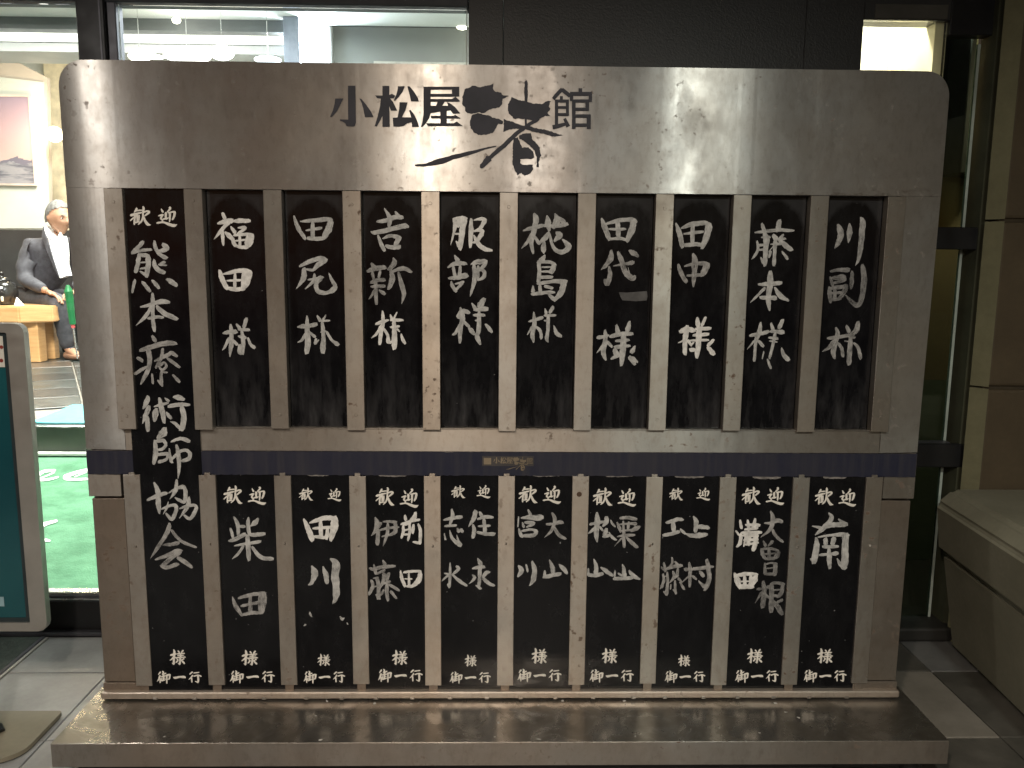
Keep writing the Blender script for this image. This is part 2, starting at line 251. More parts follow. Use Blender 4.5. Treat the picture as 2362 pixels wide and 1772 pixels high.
G('n3', Z4, 670, 1100, '185,1290,6 190,1315,22 205,1340,8; 475,1335,10 495,1360,26 515,1350,10; 130,1425,8 145,1412,18; 540,1395,8 548,1410,14')
G('o1', Z3, 840, 1100, '520,490,22 530,550,38; 655,455,34 640,510,54 590,560,28; 470,605,24 580,570,32 705,545,32; 500,620,26 500,690,34 475,780,24; 510,610,32 590,595,28; 580,600,28 580,700,32 560,810,28; 510,680,24 580,670,24; 500,735,24 570,730,24; 630,610,32 620,715,38; 690,600,24 718,690,34 710,850,38; 625,828,22 700,840,38')
G('o2', Z3, 840, 1100, '140,520,22 165,590,54 140,690,36 92,752,10; 210,590,44 160,670,36; 180,680,46 170,860,46; 245,570,22 340,570,32 405,580,42; 400,590,46 395,700,46 330,740,28; 195,680,22 300,655,32 440,640,24; 230,760,22 370,730,32; 300,590,32 300,700,38 270,800,32 240,885,6')
G('o3', Z3, 840, 1100, '465,1195,18 480,1290,42 520,1395,38; 505,1220,28 600,1205,32 720,1205,32; 715,1220,46 700,1310,60 620,1395,46; 540,1395,28 620,1395,38; 570,1225,22 575,1390,28; 515,1300,14 610,1300,20')
G('o4', Z3, 840, 1100, '70,1165,28 130,1180,38 230,1150,46 390,1140,38; 125,1120,22 150,1230,38; 240,1065,22 265,1120,46; 155,1240,24 260,1190,38; 95,1320,34 110,1400,46 60,1500,34; 165,1290,46 185,1400,42 180,1550,46; 120,1295,18 180,1280,22; 130,1400,18 180,1390,18; 150,1500,18 200,1555,32; 255,1230,42 245,1330,42 185,1430,18; 315,1230,46 290,1310,46; 240,1360,28 330,1330,32; 320,1370,38 445,1445,34; 290,1370,38 290,1480,42 305,1575,32; 340,1460,38 410,1545,34; 250,1440,28 220,1500,28')
G('p1', Z3, 1005, 1100, '205,415,26 215,500,42 185,600,34; 105,550,24 200,530,38 330,510,44; 118,628,28 260,618,34; 110,720,12 125,805,22 120,770,12; 178,680,12 210,780,34 290,850,54 320,870,38 285,800,22 268,735,5; 275,655,18 295,700,38; 320,670,42 345,700,34')
G('p2', Z3, 1005, 1100, '510,440,56 485,530,54 420,635,12; 475,610,24 490,680,46 475,775,38; 560,450,28 590,500,46; 535,540,26 630,510,38 730,515,34; 545,630,22 690,620,32; 615,540,38 630,720,46; 530,705,32 640,725,42 745,730,46')
G('p3', Z3, 1005, 1100, '185,1095,16 182,1220,32 180,1330,32 172,1410,32; 150,1370,18 170,1400,28; 110,1230,16 165,1245,28 120,1290,24 78,1330,8; 265,1140,28 290,1175,46 210,1250,22; 215,1250,22 310,1335,42 395,1385,34')
G('p4', Z3, 1005, 1100, '535,1040,18 575,1110,56; 470,1170,22 560,1150,42 620,1150,38; 565,1140,46 560,1280,38 550,1400,42; 515,1385,22 575,1425,34; 470,1250,18 495,1290,38 425,1365,8; 690,1215,22 640,1225,52 600,1280,32; 605,1290,38 660,1345,42 745,1385,34')
G('q1', Z3, 1175, 1100, '240,420,22 270,490,38; 155,525,28 280,515,54 420,515,56; 300,545,22 400,545,28; 118,510,16 108,635,18; 165,580,14 185,640,34; 200,580,32 310,590,46 220,640,22; 120,660,18 145,740,42 170,770,18; 160,690,28 280,670,28 350,700,46; 345,705,44 300,745,46 170,750,38')
G('q2', Z3, 1175, 1100, '475,605,32 560,600,28 640,580,46 685,585,28; 545,460,24 580,540,42 540,680,34 445,775,8; 570,640,32 630,740,38 715,790,32')
G('q3', Z3, 1175, 1100, '115,1135,24 155,1190,60 110,1270,32; 215,1120,22 232,1210,26; 290,1080,28 320,1180,54 305,1310,56 260,1385,18')
G('q4', Z3, 1175, 1100, '510,1060,16 545,1140,46 555,1220,56; 450,1195,18 450,1260,38; 435,1280,38 540,1255,54 650,1235,46; 635,1120,22 690,1175,56 735,1230,34')
G('r1', Z3, 1340, 1100, '205,460,34 210,580,60 195,700,60 205,825,28; 115,605,28 200,590,38 290,570,32; 190,640,38 140,690,34 88,725,8; 240,640,32 280,685,22; 325,515,46 320,570,52 280,630,24; 378,550,12 400,595,28 435,635,22; 325,665,42 300,740,52; 285,765,32 360,745,38; 355,705,14 400,770,32 450,805,24')
G('r2', Z3, 1340, 1100, '500,525,32 600,520,42 705,540,42; 462,580,18 490,650,42 505,705,22; 540,565,22 545,690,32; 610,580,34 600,660,32; 490,605,18 640,595,28 700,600,46; 750,635,28 700,660,54 640,690,32; 500,690,18 650,675,28; 465,760,18 560,745,32 680,740,34; 545,680,32 545,780,38 550,895,34; 520,780,24 425,885,6; 580,770,28 640,830,42 715,895,42')
G('r3', Z3, 1340, 1100, '165,1050,18 195,1140,46 190,1240,56; 95,1170,18 95,1240,32; 85,1245,42 180,1255,46 275,1235,46; 255,1155,22 320,1200,52 400,1260,34')
G('r4', Z3, 1340, 1100, '530,1120,16 550,1190,44 555,1270,56; 435,1195,18 430,1270,28; 475,1230,22 520,1260,28; 420,1300,38 540,1295,42 655,1290,42; 615,1200,28 670,1260,52 750,1305,24')
G('s1', Z3, 1510, 1100, '150,585,32 240,560,42 310,540,46 360,550,34; 235,580,50 245,690,46; 110,745,38 220,725,42 310,700,46; 330,670,28 390,725,28')
G('s2', Z3, 1510, 1100, '495,505,20 530,580,52 520,700,42; 560,635,52 640,640,54 690,655,38; 400,725,18 470,750,46 570,745,64 665,735,38')
G('s3', Z3, 1510, 1100, '85,1150,22 130,1180,28 240,1145,42 345,1130,42; 115,1095,22 140,1200,42; 220,1030,20 225,1090,24 185,1160,28; 255,1080,22 300,1130,34; 105,1240,24 115,1330,34 70,1430,14; 160,1215,22 165,1340,32 150,1500,46; 110,1270,12 160,1265,12; 110,1350,18 90,1400,42; 115,1460,18 150,1500,32; 235,1205,28 250,1270,38 190,1350,12; 295,1160,28 285,1270,34; 240,1290,28 300,1260,28; 300,1295,32 350,1340,22; 258,1320,22 260,1420,28 270,1490,24; 235,1435,18 270,1480,24; 320,1340,22 375,1430,32; 205,1370,18 200,1430,18')
G('s4', Z3, 1510, 1100, '385,1180,42 480,1180,32 500,1165,36; 440,1095,28 455,1190,46 450,1300,42 445,1400,34; 430,1270,24 335,1360,8; 480,1265,28 530,1305,28; 490,1175,36 620,1160,46 745,1145,32; 665,1060,46 690,1180,54 690,1320,50 640,1440,46; 640,1400,54 580,1350,22 560,1320,8; 575,1205,34 620,1265,46')
G('t1', Z35, 1675, 1100, '420,505,18 490,505,28 550,480,46 610,490,38; 485,378,20 510,450,42 480,570,38 380,658,12; 500,570,24 545,650,32 620,712,24')
G('t2', Z35, 1675, 1100, '405,700,14 430,755,32; 505,705,38 460,755,22; 385,790,32 400,850,38 430,900,28; 400,790,28 490,785,28 570,810,28; 575,825,38 540,880,54; 465,780,28 470,900,36; 410,845,20 540,835,20; 430,895,28 530,890,32; 420,945,22 425,1060,42; 430,955,18 490,940,18 550,950,28; 535,950,46 530,1070,42; 440,1000,14 530,990,14; 430,1060,32 530,1060,28')
G('t3', Z35, 1675, 1100, '405,1145,32 415,1240,46 400,1420,54; 340,1228,28 420,1220,22 470,1200,42; 390,1260,32 315,1380,10; 420,1270,24 460,1320,28; 495,1170,42 495,1300,46 490,1470,54; 500,1160,28 570,1160,32 630,1175,32; 620,1180,38 600,1270,42 560,1310,32; 510,1240,18 590,1230,18; 520,1300,32 560,1300,28; 610,1345,34 555,1370,28; 510,1360,38 560,1420,50 605,1500,42')
G('t4', Z35, 1675, 1100, '150,475,22 165,560,34; 105,590,18 140,635,22; 235,475,24 245,590,32; 315,460,28 300,560,42; 215,525,28 360,530,38; 205,575,28 340,560,28; 165,610,28 380,605,34; 160,620,28 150,720,38 115,765,22; 180,640,28 340,640,32; 250,610,50 240,740,38; 325,620,46 320,700,46 295,800,42; 190,690,20 340,685,34; 200,740,22 345,720,28; 215,640,26 190,760,14')
G('t5', Z35, 1675, 1100, '95,1055,28 120,1130,56 150,1215,32; 110,1080,38 220,1060,38 340,1065,28; 330,1080,38 300,1130,74 260,1190,46; 150,1195,54 290,1200,46; 200,1080,32 205,1200,34; 150,1145,16 260,1140,16; 268,1080,32 268,1170,34')
G('u1', Z3, 1840, 1100, '395,460,18 430,530,54 330,650,54 225,740,22; 185,628,14 300,650,36; 350,630,54 480,610,56 620,605,56; 520,540,22 590,600,54; 235,780,34 240,880,60 205,1090,66; 160,1045,18 210,1080,46; 260,770,24 400,745,28 560,735,46 640,750,46; 610,740,84 605,950,74 590,1140,94; 500,1040,12 540,1110,46 600,1160,66; 350,790,54 355,870,46; 460,780,54 440,870,46; 320,890,38 510,885,38; 275,995,32 400,985,32 500,970,54; 395,910,38 400,1040,54 405,1160,42')

# the five printed characters, with the box each was measured in
PR = {
 'sama': ((620, 190, 1120, 690), '650,385,60 810,340,60; 745,200,40 765,300,66 750,500,60 745,670,56; 695,630,20 740,665,46; 740,430,46 700,490,46 630,545,20; 780,430,30 830,480,36; 880,240,36 920,290,46; 1040,225,46 990,290,46; 850,340,44 1085,320,40; 870,395,34 1060,380,32; 840,455,46 1110,440,42; 960,330,46 955,460,56 935,670,56; 885,640,20 925,665,40; 850,500,40 880,540,40 820,610,42; 1070,490,46 1010,520,34; 985,530,40 1080,640,60'),
 'on': ((165, 840, 610, 1270), '285,880,50 220,970,30; 270,1000,56 230,1130,46 175,1210,12; 275,1100,46 275,1250,38; 345,850,26 380,890,46 350,940,38; 340,975,36 460,920,42; 310,1040,42 450,1010,42; 385,950,46 375,1150,46; 440,1090,28 380,1090,28; 325,1080,34 325,1180,34; 320,1180,48 450,1140,34; 470,990,46 560,970,56 600,985,56; 585,990,56 570,1100,48 520,1130,28; 490,990,52 490,1265,40'),
 'one': ((695, 1015, 1080, 1135), '700,1060,36 760,1080,70 900,1050,56 1040,1055,76 1080,1085,30'),
 'gyo': ((1185, 870, 1590, 1250), '1300,880,50 1220,955,40; 1310,990,46 1260,1070,42 1185,1140,14; 1275,1080,46 1285,1230,40; 1340,915,36 1510,895,40; 1350,1025,42 1480,990,42 1580,1030,48; 1480,1000,56 1490,1150,56 1480,1240,48; 1390,1195,22 1480,1235,48'),
 'kan': ((350, 90, 1130, 830), '600,160,70 570,240,76 500,320,30; 560,260,50 790,235,50; 380,440,90 550,390,76 780,330,56; 550,420,86 520,600,66 510,790,60; 620,380,60 620,690,56; 690,430,56 680,650,56; 520,500,40 440,570,50 360,645,40; 520,720,50 700,690,50; 840,100,60 860,180,80 830,300,60; 830,330,60 1000,270,60 1060,320,76 900,460,56; 840,340,66 830,520,66 770,680,60 660,790,40; 860,480,50 920,650,86 1010,780,104 1125,815,26'),
 'gei': ((1360, 150, 2100, 880), '1520,215,40 1580,330,76; 1420,475,40 1560,440,76 1600,450,46; 1580,450,46 1510,560,66 1570,640,56 1540,720,46; 1370,745,66 1500,720,56 1620,720,60 1800,790,96 1980,840,104 2090,800,36; 1830,160,86 1850,210,66 1740,330,46; 1690,360,86 1690,560,66; 1600,600,60 1740,560,56; 1700,600,56 1800,540,26; 1780,360,50 1990,320,56 2040,350,46; 2020,350,86 1990,500,76 1930,620,56; 1840,360,76 1840,560,66 1825,700,40'),
}
# the painted house sign on the header: polygons (P) and strokes (K)
L7, L8 = 2212 / 330, 2212 / 450
LOGO = [
 (L7, 750, 180, ['155,318 280,318 250,380 185,510 100,605 75,600 120,500 145,400', '352,120 468,120 475,690 460,735 430,750 330,745 310,700 280,680 228,660 228,640 355,645', '530,318 560,325 640,420 715,530 748,605 615,605 590,480 565,390'], ''),
 (L7, 750, 180, ['885,122 992,122 992,400 1000,755 885,755 885,590 800,750 765,745 810,600 850,430 860,320 800,312 775,270 885,272', '990,262 1035,245 1085,275 1060,315 1005,318 1050,370 1115,505 1015,505 990,430', '1125,128 1230,128 1200,210 1140,290 1080,355 1060,345 1100,260 1120,180', '1270,128 1310,132 1380,220 1435,310 1450,365 1328,362 1310,280', '1150,375 1275,378 1240,500 1185,608 1330,610 1310,540 1295,505 1320,495 1380,570 1440,700 1450,757 1345,757 1335,685 1270,700 1215,740 1150,752 1055,750 1045,615 1120,610 1145,480'], ''),
 (L7, 750, 180, ['1520,135 1632,135 1632,540 1610,620 1560,700 1500,760 1480,760 1500,690 1520,560', '1625,135 2075,135 2075,290 1960,290 1960,183 1625,183', '1625,245 1965,245 1965,292 1625,292', '1625,325 1960,325 2015,290 2080,350 2080,370 1625,370', '1740,368 1850,368 1805,440 1710,440', '1885,378 1920,385 2010,450 2090,550 1975,555 1935,495 1905,440', '1625,430 1905,430 1945,500 1625,545', '1780,500 1880,500 1880,705 1780,705', '1630,585 1990,585 2010,570 2095,625 2090,630 1640,625', '1560,700 1990,700 2035,675 2130,745 1590,745'], ''),
 (L8, 940, 180, ['620,270 625,200 650,130 700,105 750,85 800,105 830,110 880,85 930,85 975,60 965,115 990,150 1060,170 1085,200 1155,205 1080,235 1070,300 1040,335 960,350 900,375 870,400 800,390 730,410 680,400 650,370 655,340 620,300', '735,420 800,400 870,420 930,425 960,450 1040,465 1090,490 1080,520 1030,520 1000,580 960,625 880,645 800,645 750,615 715,570 705,520 720,450', '1140,300 1180,215 1260,250 1330,265 1420,290 1530,295 1580,260 1625,265 1600,320 1620,350 1590,400 1620,430 1560,430 1500,460 1440,500 1400,475 1330,465 1260,460 1210,465 1150,400 1135,350', '1090,465 1200,500 1320,545 1400,550 1480,575 1580,590 1680,625 1775,650 1640,665 1560,635 1420,605 1300,575 1200,575 1120,595 1085,615 1090,540', '1200,690 1250,670 1275,730 1300,790 1370,785 1420,830 1440,900 1420,915 1330,920 1280,920 1280,960 1300,985 1420,985 1420,1040 1390,1085 1330,1105 1290,1080 1245,1100 1215,1050 1190,960 1195,800', '1260,660 1310,630 1400,625 1410,690 1460,740 1500,790 1515,880 1490,940 1490,1015 1465,1010 1465,900 1440,830 1390,770 1320,710 1270,690'], '90,990,20 200,985,30 350,950,66 550,890,50 780,830,36 900,795,16 1005,775,14; 1345,40,36 1345,150,40 1345,290,30; 1340,450,24 1340,540,24; 1480,470,40 1380,530,40 1250,620,50 1100,760,50 950,890,40 920,920,76 840,1000,50 825,1010,20'),
 (L8, 940, 180, [], '1755,128,42 1720,160,44 1652,238,40; 1748,128,42 1845,205,44; 1745,205,34 1745,262,34; 1690,245,38 1690,560,38; 1675,262,34 1830,262,34; 1812,255,36 1815,430,36; 1700,335,30 1810,335,30; 1700,415,34 1820,415,34; 1645,558,46 1690,550,46 1800,520,34; 1780,460,32 1822,552,46; 1960,118,42 1960,175,42; 1842,180,42 2090,180,42; 1860,180,38 1860,262,38; 2074,180,38 2072,272,38; 1885,245,42 1885,578,42; 1885,262,34 2055,262,34; 2038,255,42 2038,372,42; 1885,355,34 2055,355,34; 1885,432,36 2075,432,36; 2055,425,46 2055,578,46; 1885,535,36 2070,535,36'),
]

def spline(pts, n):
    P = [pts[0]] + list(pts) + [pts[-1]]; out = []
    for i in range(1, len(P) - 2):
        a, b, c, d = P[i - 1:i + 3]
        for k in range(n):
            t = k / n
            out.append(tuple(.5 * (2 * b[j] + (c[j] - a[j]) * t + (2 * a[j] - 5 * b[j] + 4 * c[j] - d[j]) * t * t + (3 * b[j] - a[j] - 3 * c[j] + d[j]) * t ** 3) if j < 2
                             else b[j] + (c[j] - b[j]) * (3 * t * t - 2 * t ** 3) for j in range(3)))
    out.append(tuple(pts[-1])); return out
def ribbon(bm, pts, y, rough=.1, dome=.0004, cap=True, rng=random):
    """pts: (x, z, width) in metres on an upright plane; a slightly domed band of paint, uv = along, across"""
    uvl = bm.loops.layers.uv.verify()
    n = 7 if len(pts) < 4 else 5
    q = spline(pts, n)
    L = [0.0]
    for a, b in zip(q, q[1:]): L.append(L[-1] + math.hypot(b[0] - a[0], b[1] - a[1]))
    T = L[-1] or 1e-6
    rows = []; seed = rng.uniform(0, 50); jl = jr = 0
    for i, (x, z, w) in enumerate(q):
        a, b = q[max(0, i - 1)], q[min(len(q) - 1, i + 1)]
        tx, tz = b[0] - a[0], b[1] - a[1]; l = math.hypot(tx, tz) or 1e-9; tx /= l; tz /= l
        if cap:
            if i == 0: x -= tx * w * .28; z -= tz * w * .28
            if i == len(q) - 1: x += tx * w * .28; z += tz * w * .28
            e = .55 if i in (0, len(q) - 1) else .93 if i in (1, len(q) - 2) else 1
        else: e = 1
        jl = .5 * jl + rng.uniform(-rough, rough); jr = .5 * jr + rng.uniform(-rough, rough)
        wl, wr = w / 2 * e * (1 + jl), w / 2 * e * (1 + jr)
        nx, nz = -tz, tx
        sk = rng.uniform(-.12, .12) * w if cap and i in (0, len(q) - 1) else 0
        rows.append([bm.verts.new((x + nx * wl + tx * sk, y, z + nz * wl + tz * sk)), bm.verts.new((x, y - dome, z)), bm.verts.new((x - nx * wr - tx * sk, y, z - nz * wr - tz * sk))])
    for i in range(len(rows) - 1):
        for k in (0, 1):
            f = bm.faces.new((rows[i][k], rows[i][k + 1], rows[i + 1][k + 1], rows[i + 1][k]))
            f.normal_update()
            vs = [(L[i], k), (L[i], k + 1), (L[i + 1], k + 1), (L[i + 1], k)]
            if f.normal.y > 0: f.normal_flip()
            for lp in f.loops:
                for (ll, kk), vv in zip(vs, (rows[i][k], rows[i][k + 1], rows[i + 1][k + 1], rows[i + 1][k])):
                    if lp.vert is vv: lp[uvl].uv = (seed + ll * 10, kk * .5 + seed)
SALT = [0]
def glyph_bm(strokes, conv, pxm, y0, rough=.1, step=.00013):
    SALT[0] += 1
    bm = bmesh.new(); rng = random.Random(len(strokes) * 31 + SALT[0] * 7)
    for i, st in enumerate(strokes):
        pts = []
        for x, yy, wd in st:
            p = conv(x, yy); pts.append((p[0], p[1], wd * pxm * 1.13))
        if len(pts) == 1: pts = pts * 2
        ribbon(bm, pts, y0 - i * step, rough, rng=rng)
    return bm
# ------------------------------------------------------------------ lamps of the porch (in the canopy above and behind the photographer)
def lamp(name, typ, loc, power, col, size=.1, rot=None, **k):
    l = bpy.data.lights.new(name, typ); o = bpy.data.objects.new(name, l); COL.objects.link(o)
    l.energy = power; l.color = col; o.location = loc
    if typ == 'AREA': l.shape = 'DISK'; l.size = size
    else: l.shadow_soft_size = size
    for a, b in k.items(): setattr(l, a, b)
    if rot: o.rotation_euler = rot
    return o
CANOPY_Z = 2.86
PORCH = [((-.46, -2.75), 62, (1, .87, .72)), ((1.25, -2.9), 44, (.95, 1, .90)), ((-2.3, -1.7), 22, (1, .94, .85)), ((.35, -5.2), 90, (1, .87, .74))]
m_lampglow = emit('lamp_diffuser', (1, .8, .55), 12)
m_trim = mat('lamp_trim', (.5, .48, .45), .4, .3)
for (lx, ly), pw, lc in PORCH:
    lamp('porch_light', 'AREA', (lx, ly, CANOPY_Z - .03), pw, lc, .16)
for i, ((lx, ly), pw, lc) in enumerate(PORCH):
    lab = ['recessed canopy downlight with warm bulb above the middle of the porch', 'recessed canopy downlight with greenish bulb above the porch',
           'recessed canopy downlight nearest the entrance door', 'recessed canopy downlight farthest out from the welcome board'][i]
    t = empty('downlight', (lx, ly, CANOPY_Z), lab, 'ceiling light', 'downlights in the porch canopy')
    bm = bmesh.new(); lathe(bm, [(.085, -.012), (.11, -.012), (.115, 0), (.085, 0)], 24, (lx, ly, CANOPY_Z)); obj('trim_ring', bm, m_trim, t)
    obj('diffuser', cyl(bmesh.new(), (lx, ly, CANOPY_Z - .006), (lx, ly, CANOPY_Z - .002), .08, n=24), m_lampglow, t)

# ------------------------------------------------------------------ the welcome board
m_head = steel('brushed_steel_header', (.555, .555, .545), .29, .93, .75, 0.0, ribs=True, metal=.78, edge=at(1180, 443, 0).z)
m_bar = steel('brushed_steel_bars', (.42, .395, .36), .36, .85, .95, 3.1)
m_rail = steel('brushed_steel_rail', (.42, .40, .37), .35, .88, .7, 7.7, ribs=True)
m_side = steel('stained_steel', (.29, .255, .22), .42, .6, 1.1, 5.2)
m_dark = mat('board_recess', (.018, .017, .018), .6)
m_ink = NT('sign_ink'); m_ink.set(Base_Color=m_ink.ramp(m_ink.noise(14, 4), [(.3, (.010, .011, .020)), (.75, (.028, .026, .040))]), Roughness=.62); m_ink = m_ink.m
def band_material():
    s = NT('navy_tape'); p = s.sep()
    n = s.noise(5, 5, s.map((1, 1, .6)), .7)
    streak = s.noise(7, 3, s.map((6, 1, .3), loc=(3, 0, 0)), .6)
    c = s.mix(s.ramp(n, [(.3, 0.0), (.72, 1.0)]), (.008, .010, .030), (.024, .024, .036))
    c = s.mix(s.math('MULTIPLY', s.ramp(streak, [(.45, 0.0), (.75, 1.0)]), .4), c, (.052, .048, .050))
    s.set(Base_Color=c, Roughness=.45); return s.m
m_band = band_material()

YB, YR, YL = 0.0, .0135, .0055           # bar and header front, rail and band front, lower bar front
zt, zh = 2.092, at(1180, 443, 0).z     # top of the board, lower edge of the header
z_ub = at(1180, 993, 0).z              # foot of the upper bars
z_rt = at(1180, 989, YR).z; z_bt = at(1180, 1043, YR).z; z_bb = at(1180, 1095, YR).z
z_lb = at(1180, 1580, YL).z; z_tr = at(1180, 1596, -.004).z
HW = 1.302
board = empty('welcome_board', (0, .05, 0), 'wide stainless steel welcome board with brushed black lettering on its header', 'sign board')

def profile(x):                        # the sheet bends gently back towards both ends
    a = max(0, abs(x) - 1.135); return YB + .42 * a * a + .0007 * math.sin(9.1 * x) + .0004 * math.sin(21 * x + 1)
def sheet(x0, x1, z0, ztop, nx, nz=12):
    bm = bmesh.new(); cols = []
    for i in range(nx + 1):
        x = x0 + (x1 - x0) * i / nx; zz = ztop(x)
        cols.append([bm.verts.new((x, profile(x) + .001 + (YR - .0015) * (lambda t: t * t * (3 - 2 * t))(1 - k / nz), z0 + (zz - z0) * k / nz)) for k in range(nz + 1)])
    for a, b in zip(cols, cols[1:]):
        for k in range(nz): bm.faces.new((a[k], b[k], b[k + 1], a[k + 1]))
    e = [q for q in bm.edges if q.is_boundary]
    for q in e: q.smooth = False
    r = bmesh.ops.extrude_edge_only(bm, edges=e)
    for v in r['geom']:
        if isinstance(v, bmesh.types.BMVert): v.co.y += .028
    return bm
rc = .072
def top(x):
    a = abs(x) - (HW - rc)
    return zt if a <= 0 else zt - rc + math.sqrt(max(0, rc * rc - a * a))
xs_l = [-HW] + [-HW + rc * (1 - math.cos(t)) for t in (.15, .3, .5, .75, 1.0, 1.3, 1.57)]
def header_bm():
    bm = bmesh.new(); xs = [-HW + rc * (1 - math.cos(k * math.pi / 2 / 9)) for k in range(10)]
    xs += [xs[-1] + (HW - rc - 0 + HW - rc) * k / 48 - 0 for k in range(1, 48)]
    xs += [-x for x in xs[9::-1]]
    cols = []
    for x in xs:
        zz = top(x); cols.append([bm.verts.new((x, profile(x), zh + (zz - zh) * k / 8)) for k in range(9)])
    for a, b in zip(cols, cols[1:]):
        for k in range(8): bm.faces.new((a[k], b[k], b[k + 1], a[k + 1]))
    e = [q for q in bm.edges if q.is_boundary]
    for q in e: q.smooth = False
    r = bmesh.ops.extrude_edge_only(bm, edges=e)
    for v in r['geom']:
        if isinstance(v, bmesh.types.BMVert): v.co.y += .045
    return bm
header = obj('header_panel', header_bm(), m_head, board, smooth=False)
for p in header.data.polygons: p.use_smooth = abs(p.normal.y) > .6

def poly_bm(polys, strokes, scale, u0, v0, plane_y, k=1.0, rough=.0, org=None, shrink=1.0):
    """flat lettering cut from polygons and strokes; org/shrink place a small copy elsewhere"""
    bm = bmesh.new(); y = plane_y; rng = random.Random(5)
    def cv(x, yy):
        u, v = u0 + x / scale, v0 + yy / scale
        if org: u, v = org[0] + (u - 762) * shrink, org[1] + (v - 197) * shrink
        return at(u, v, plane_y)
    for pl in polys:
        pts = [cv(*[float(q) for q in s.split(',')]) for s in pl.split()]
        if rough:
            q = []
            for a, b in zip(pts, pts[1:] + pts[:1]):
                m = max(1, int((b - a).length / .004))
                for i in range(m):
                    c = a.lerp(b, i / m); q.append(Vector((c.x + rng.uniform(-rough, rough), c.y, c.z + rng.uniform(-rough, rough))))
            pts = q
        bm2 = bmesh.new(); vs = [bm2.verts.new((p.x, y, p.z)) for p in pts]
        bm2.faces.new(vs); bm2.normal_update(); bmesh.ops.triangulate(bm2, faces=bm2.faces)
        vm = {}
        for v in bm2.verts: vm[v] = bm.verts.new(v.co)
        for f in bm2.faces:
            g = bm.faces.new([vm[v] for v in f.verts]); g.normal_update()
            if g.normal.y > 0: g.normal_flip()
        bm2.free(); y -= .00012
    pxm = (at(u0 + 1, v0, plane_y) - at(u0, v0, plane_y)).length / scale * shrink
    for st in parse(strokes):
        ribbon(bm, [(*[cv(a, b)[i] for i in (0, 2)], c * pxm) for a, b, c in st], y, .16 if rough else .02, .0001, cap=bool(rough), rng=rng); y -= .00012
    return bm
for i, (sc, u0, v0, pl, stt) in enumerate(LOGO):
    obj('sign_character', poly_bm(pl, stt, sc, u0, v0, -.0018, rough=.0011 if i == 3 else 0.0), m_ink, header, recalc=False,
        label='large splashed brush character in black ink' if i == 3 else 'black block-style character')

# side strips beside the openings, part of the same face
xi_l, xi_r = at(232, 700, 0).x + .012, at(2068, 560, 0).x + .012
xi_l = -1.176; xi_r = 1.176
for a, b in ((-HW, xi_l), (xi_r, HW)):
    obj('side_strip', sheet(a, b, z_bt + .002, lambda x: zh - .0006, 10), m_head, board)

# upright bars
UBX = [at(u, 452, 0).x for u in (441.5, 624, 810.5, 993, 1173.8, 1353.8, 1536.8, 1715, 1893.8)]
ubx = [RIB_X0 + RIB_PITCH * (i - 5) for i in range(11)]
LBX = [at(u, 1112, YL).x for u in (304.5, 475.8, 649.8, 823, 997.5, 1166, 1338.8, 1512, 1679, 1848.8)]
bw = .0272
screws = []
def bar_bm(x, z0, z1, y0, dep, w=bw):
    bm = bmesh.new(); t = .0022
    box(bm, x - w, x + w, y0, y0 + t, z0, z1, .0011)
    box(bm, x - w, x - w + t, y0 + t - .0004, y0 + dep, z0 + .0004, z1 - .0004)
    box(bm, x + w - t, x + w, y0 + t - .0004, y0 + dep, z0 + .0004, z1 - .0004)
    return bm
rng = random.Random(3)
for i, x in enumerate(ubx):
    dx = 0.0; ww = bw
    o = obj('upright_bar', bar_bm(x, z_ub + rng.uniform(-.003, .002), zh - .0015, YB - .001, .031, ww), m_bar, board)
    for zz in (zh - .035 - rng.uniform(0, .01), z_ub + .035 + rng.uniform(0, .012)):
        if rng.random() < .75:
            obj('screw', cyl(bmesh.new(), (x, YB - .0026, zz), (x, YB - .0008, zz), .0042, .0052, 12), m_bar, o)
lbx = [RIB_X0 + RIB_PITCH * (i - 5) for i in range(11)]
for i, x in enumerate(lbx):
    o = obj('upright_bar', bar_bm(x, z_lb + rng.uniform(-.003, .003), z_bb - .003 + rng.uniform(-.002, .001), YL, .009, .0262), m_bar, board)
    obj('bar_clip', B(x - .009, x + .009, YL + .0025, YL + .0075, z_bb - .006, z_bb + .004, .0008), m_bar, o)
    obj('bar_foot', B(x - .014, x + .014, YL + .003, YL + .008, z_tr - .004, z_lb + .004, .0008), m_side, o)
    zz = at(1180, 1258 + rng.uniform(-4, 4), YL).z
    obj('screw', cyl(bmesh.new(), (x + rng.uniform(-.004, .004), YL - .0012, zz), (x, YL + .0004, zz), .0036, .0045, 12), m_bar, o)
    if i == 6:
        zz = at(1180, 1140, YL).z
        obj('screw', cyl(bmesh.new(), (x - .004, YL - .0012, zz), (x - .004, YL + .0004, zz), .0075, .0085, 14), mat('rusty_screw', (.07, .038, .022), .8), o, label='rusty brown screw head')
# mid rail with a small lip, navy band, sticker
bm = B(xi_l + .001, xi_r - .001, YR, YR + .012, z_bt + .0005, z_rt - .003, .001)
box(bm, xi_l + .001, xi_r - .001, YR - .003, YR + .02, z_rt - .0028, z_rt, .0008)
obj('mid_rail', bm, m_rail, board)
bm = bmesh.new(); N = 240; rowt, rowb = [], []
for i in range(N + 1):
    x = -HW + .006 + (2 * HW - .012) * i / N
    k = (x / RIB_PITCH + 50) % 1
    drop = 0.0
    rowt.append(bm.verts.new((x, YR - .0016, z_bt + rng.uniform(-.0007, .0007))))
    rowb.append(bm.verts.new((x, YR - .0016, z_bb + drop + rng.uniform(-.0012, .0012) - .003)))
for i in range(N): bm.faces.new((rowt[i], rowb[i], rowb[i + 1], rowt[i + 1]))
band = obj('navy_band', bm, m_band, board)
obj('band_backing', B(-HW + .004, HW - .004, YR, YR + .012, z_bb - .001, z_bt - .001, .001), m_rail, board)
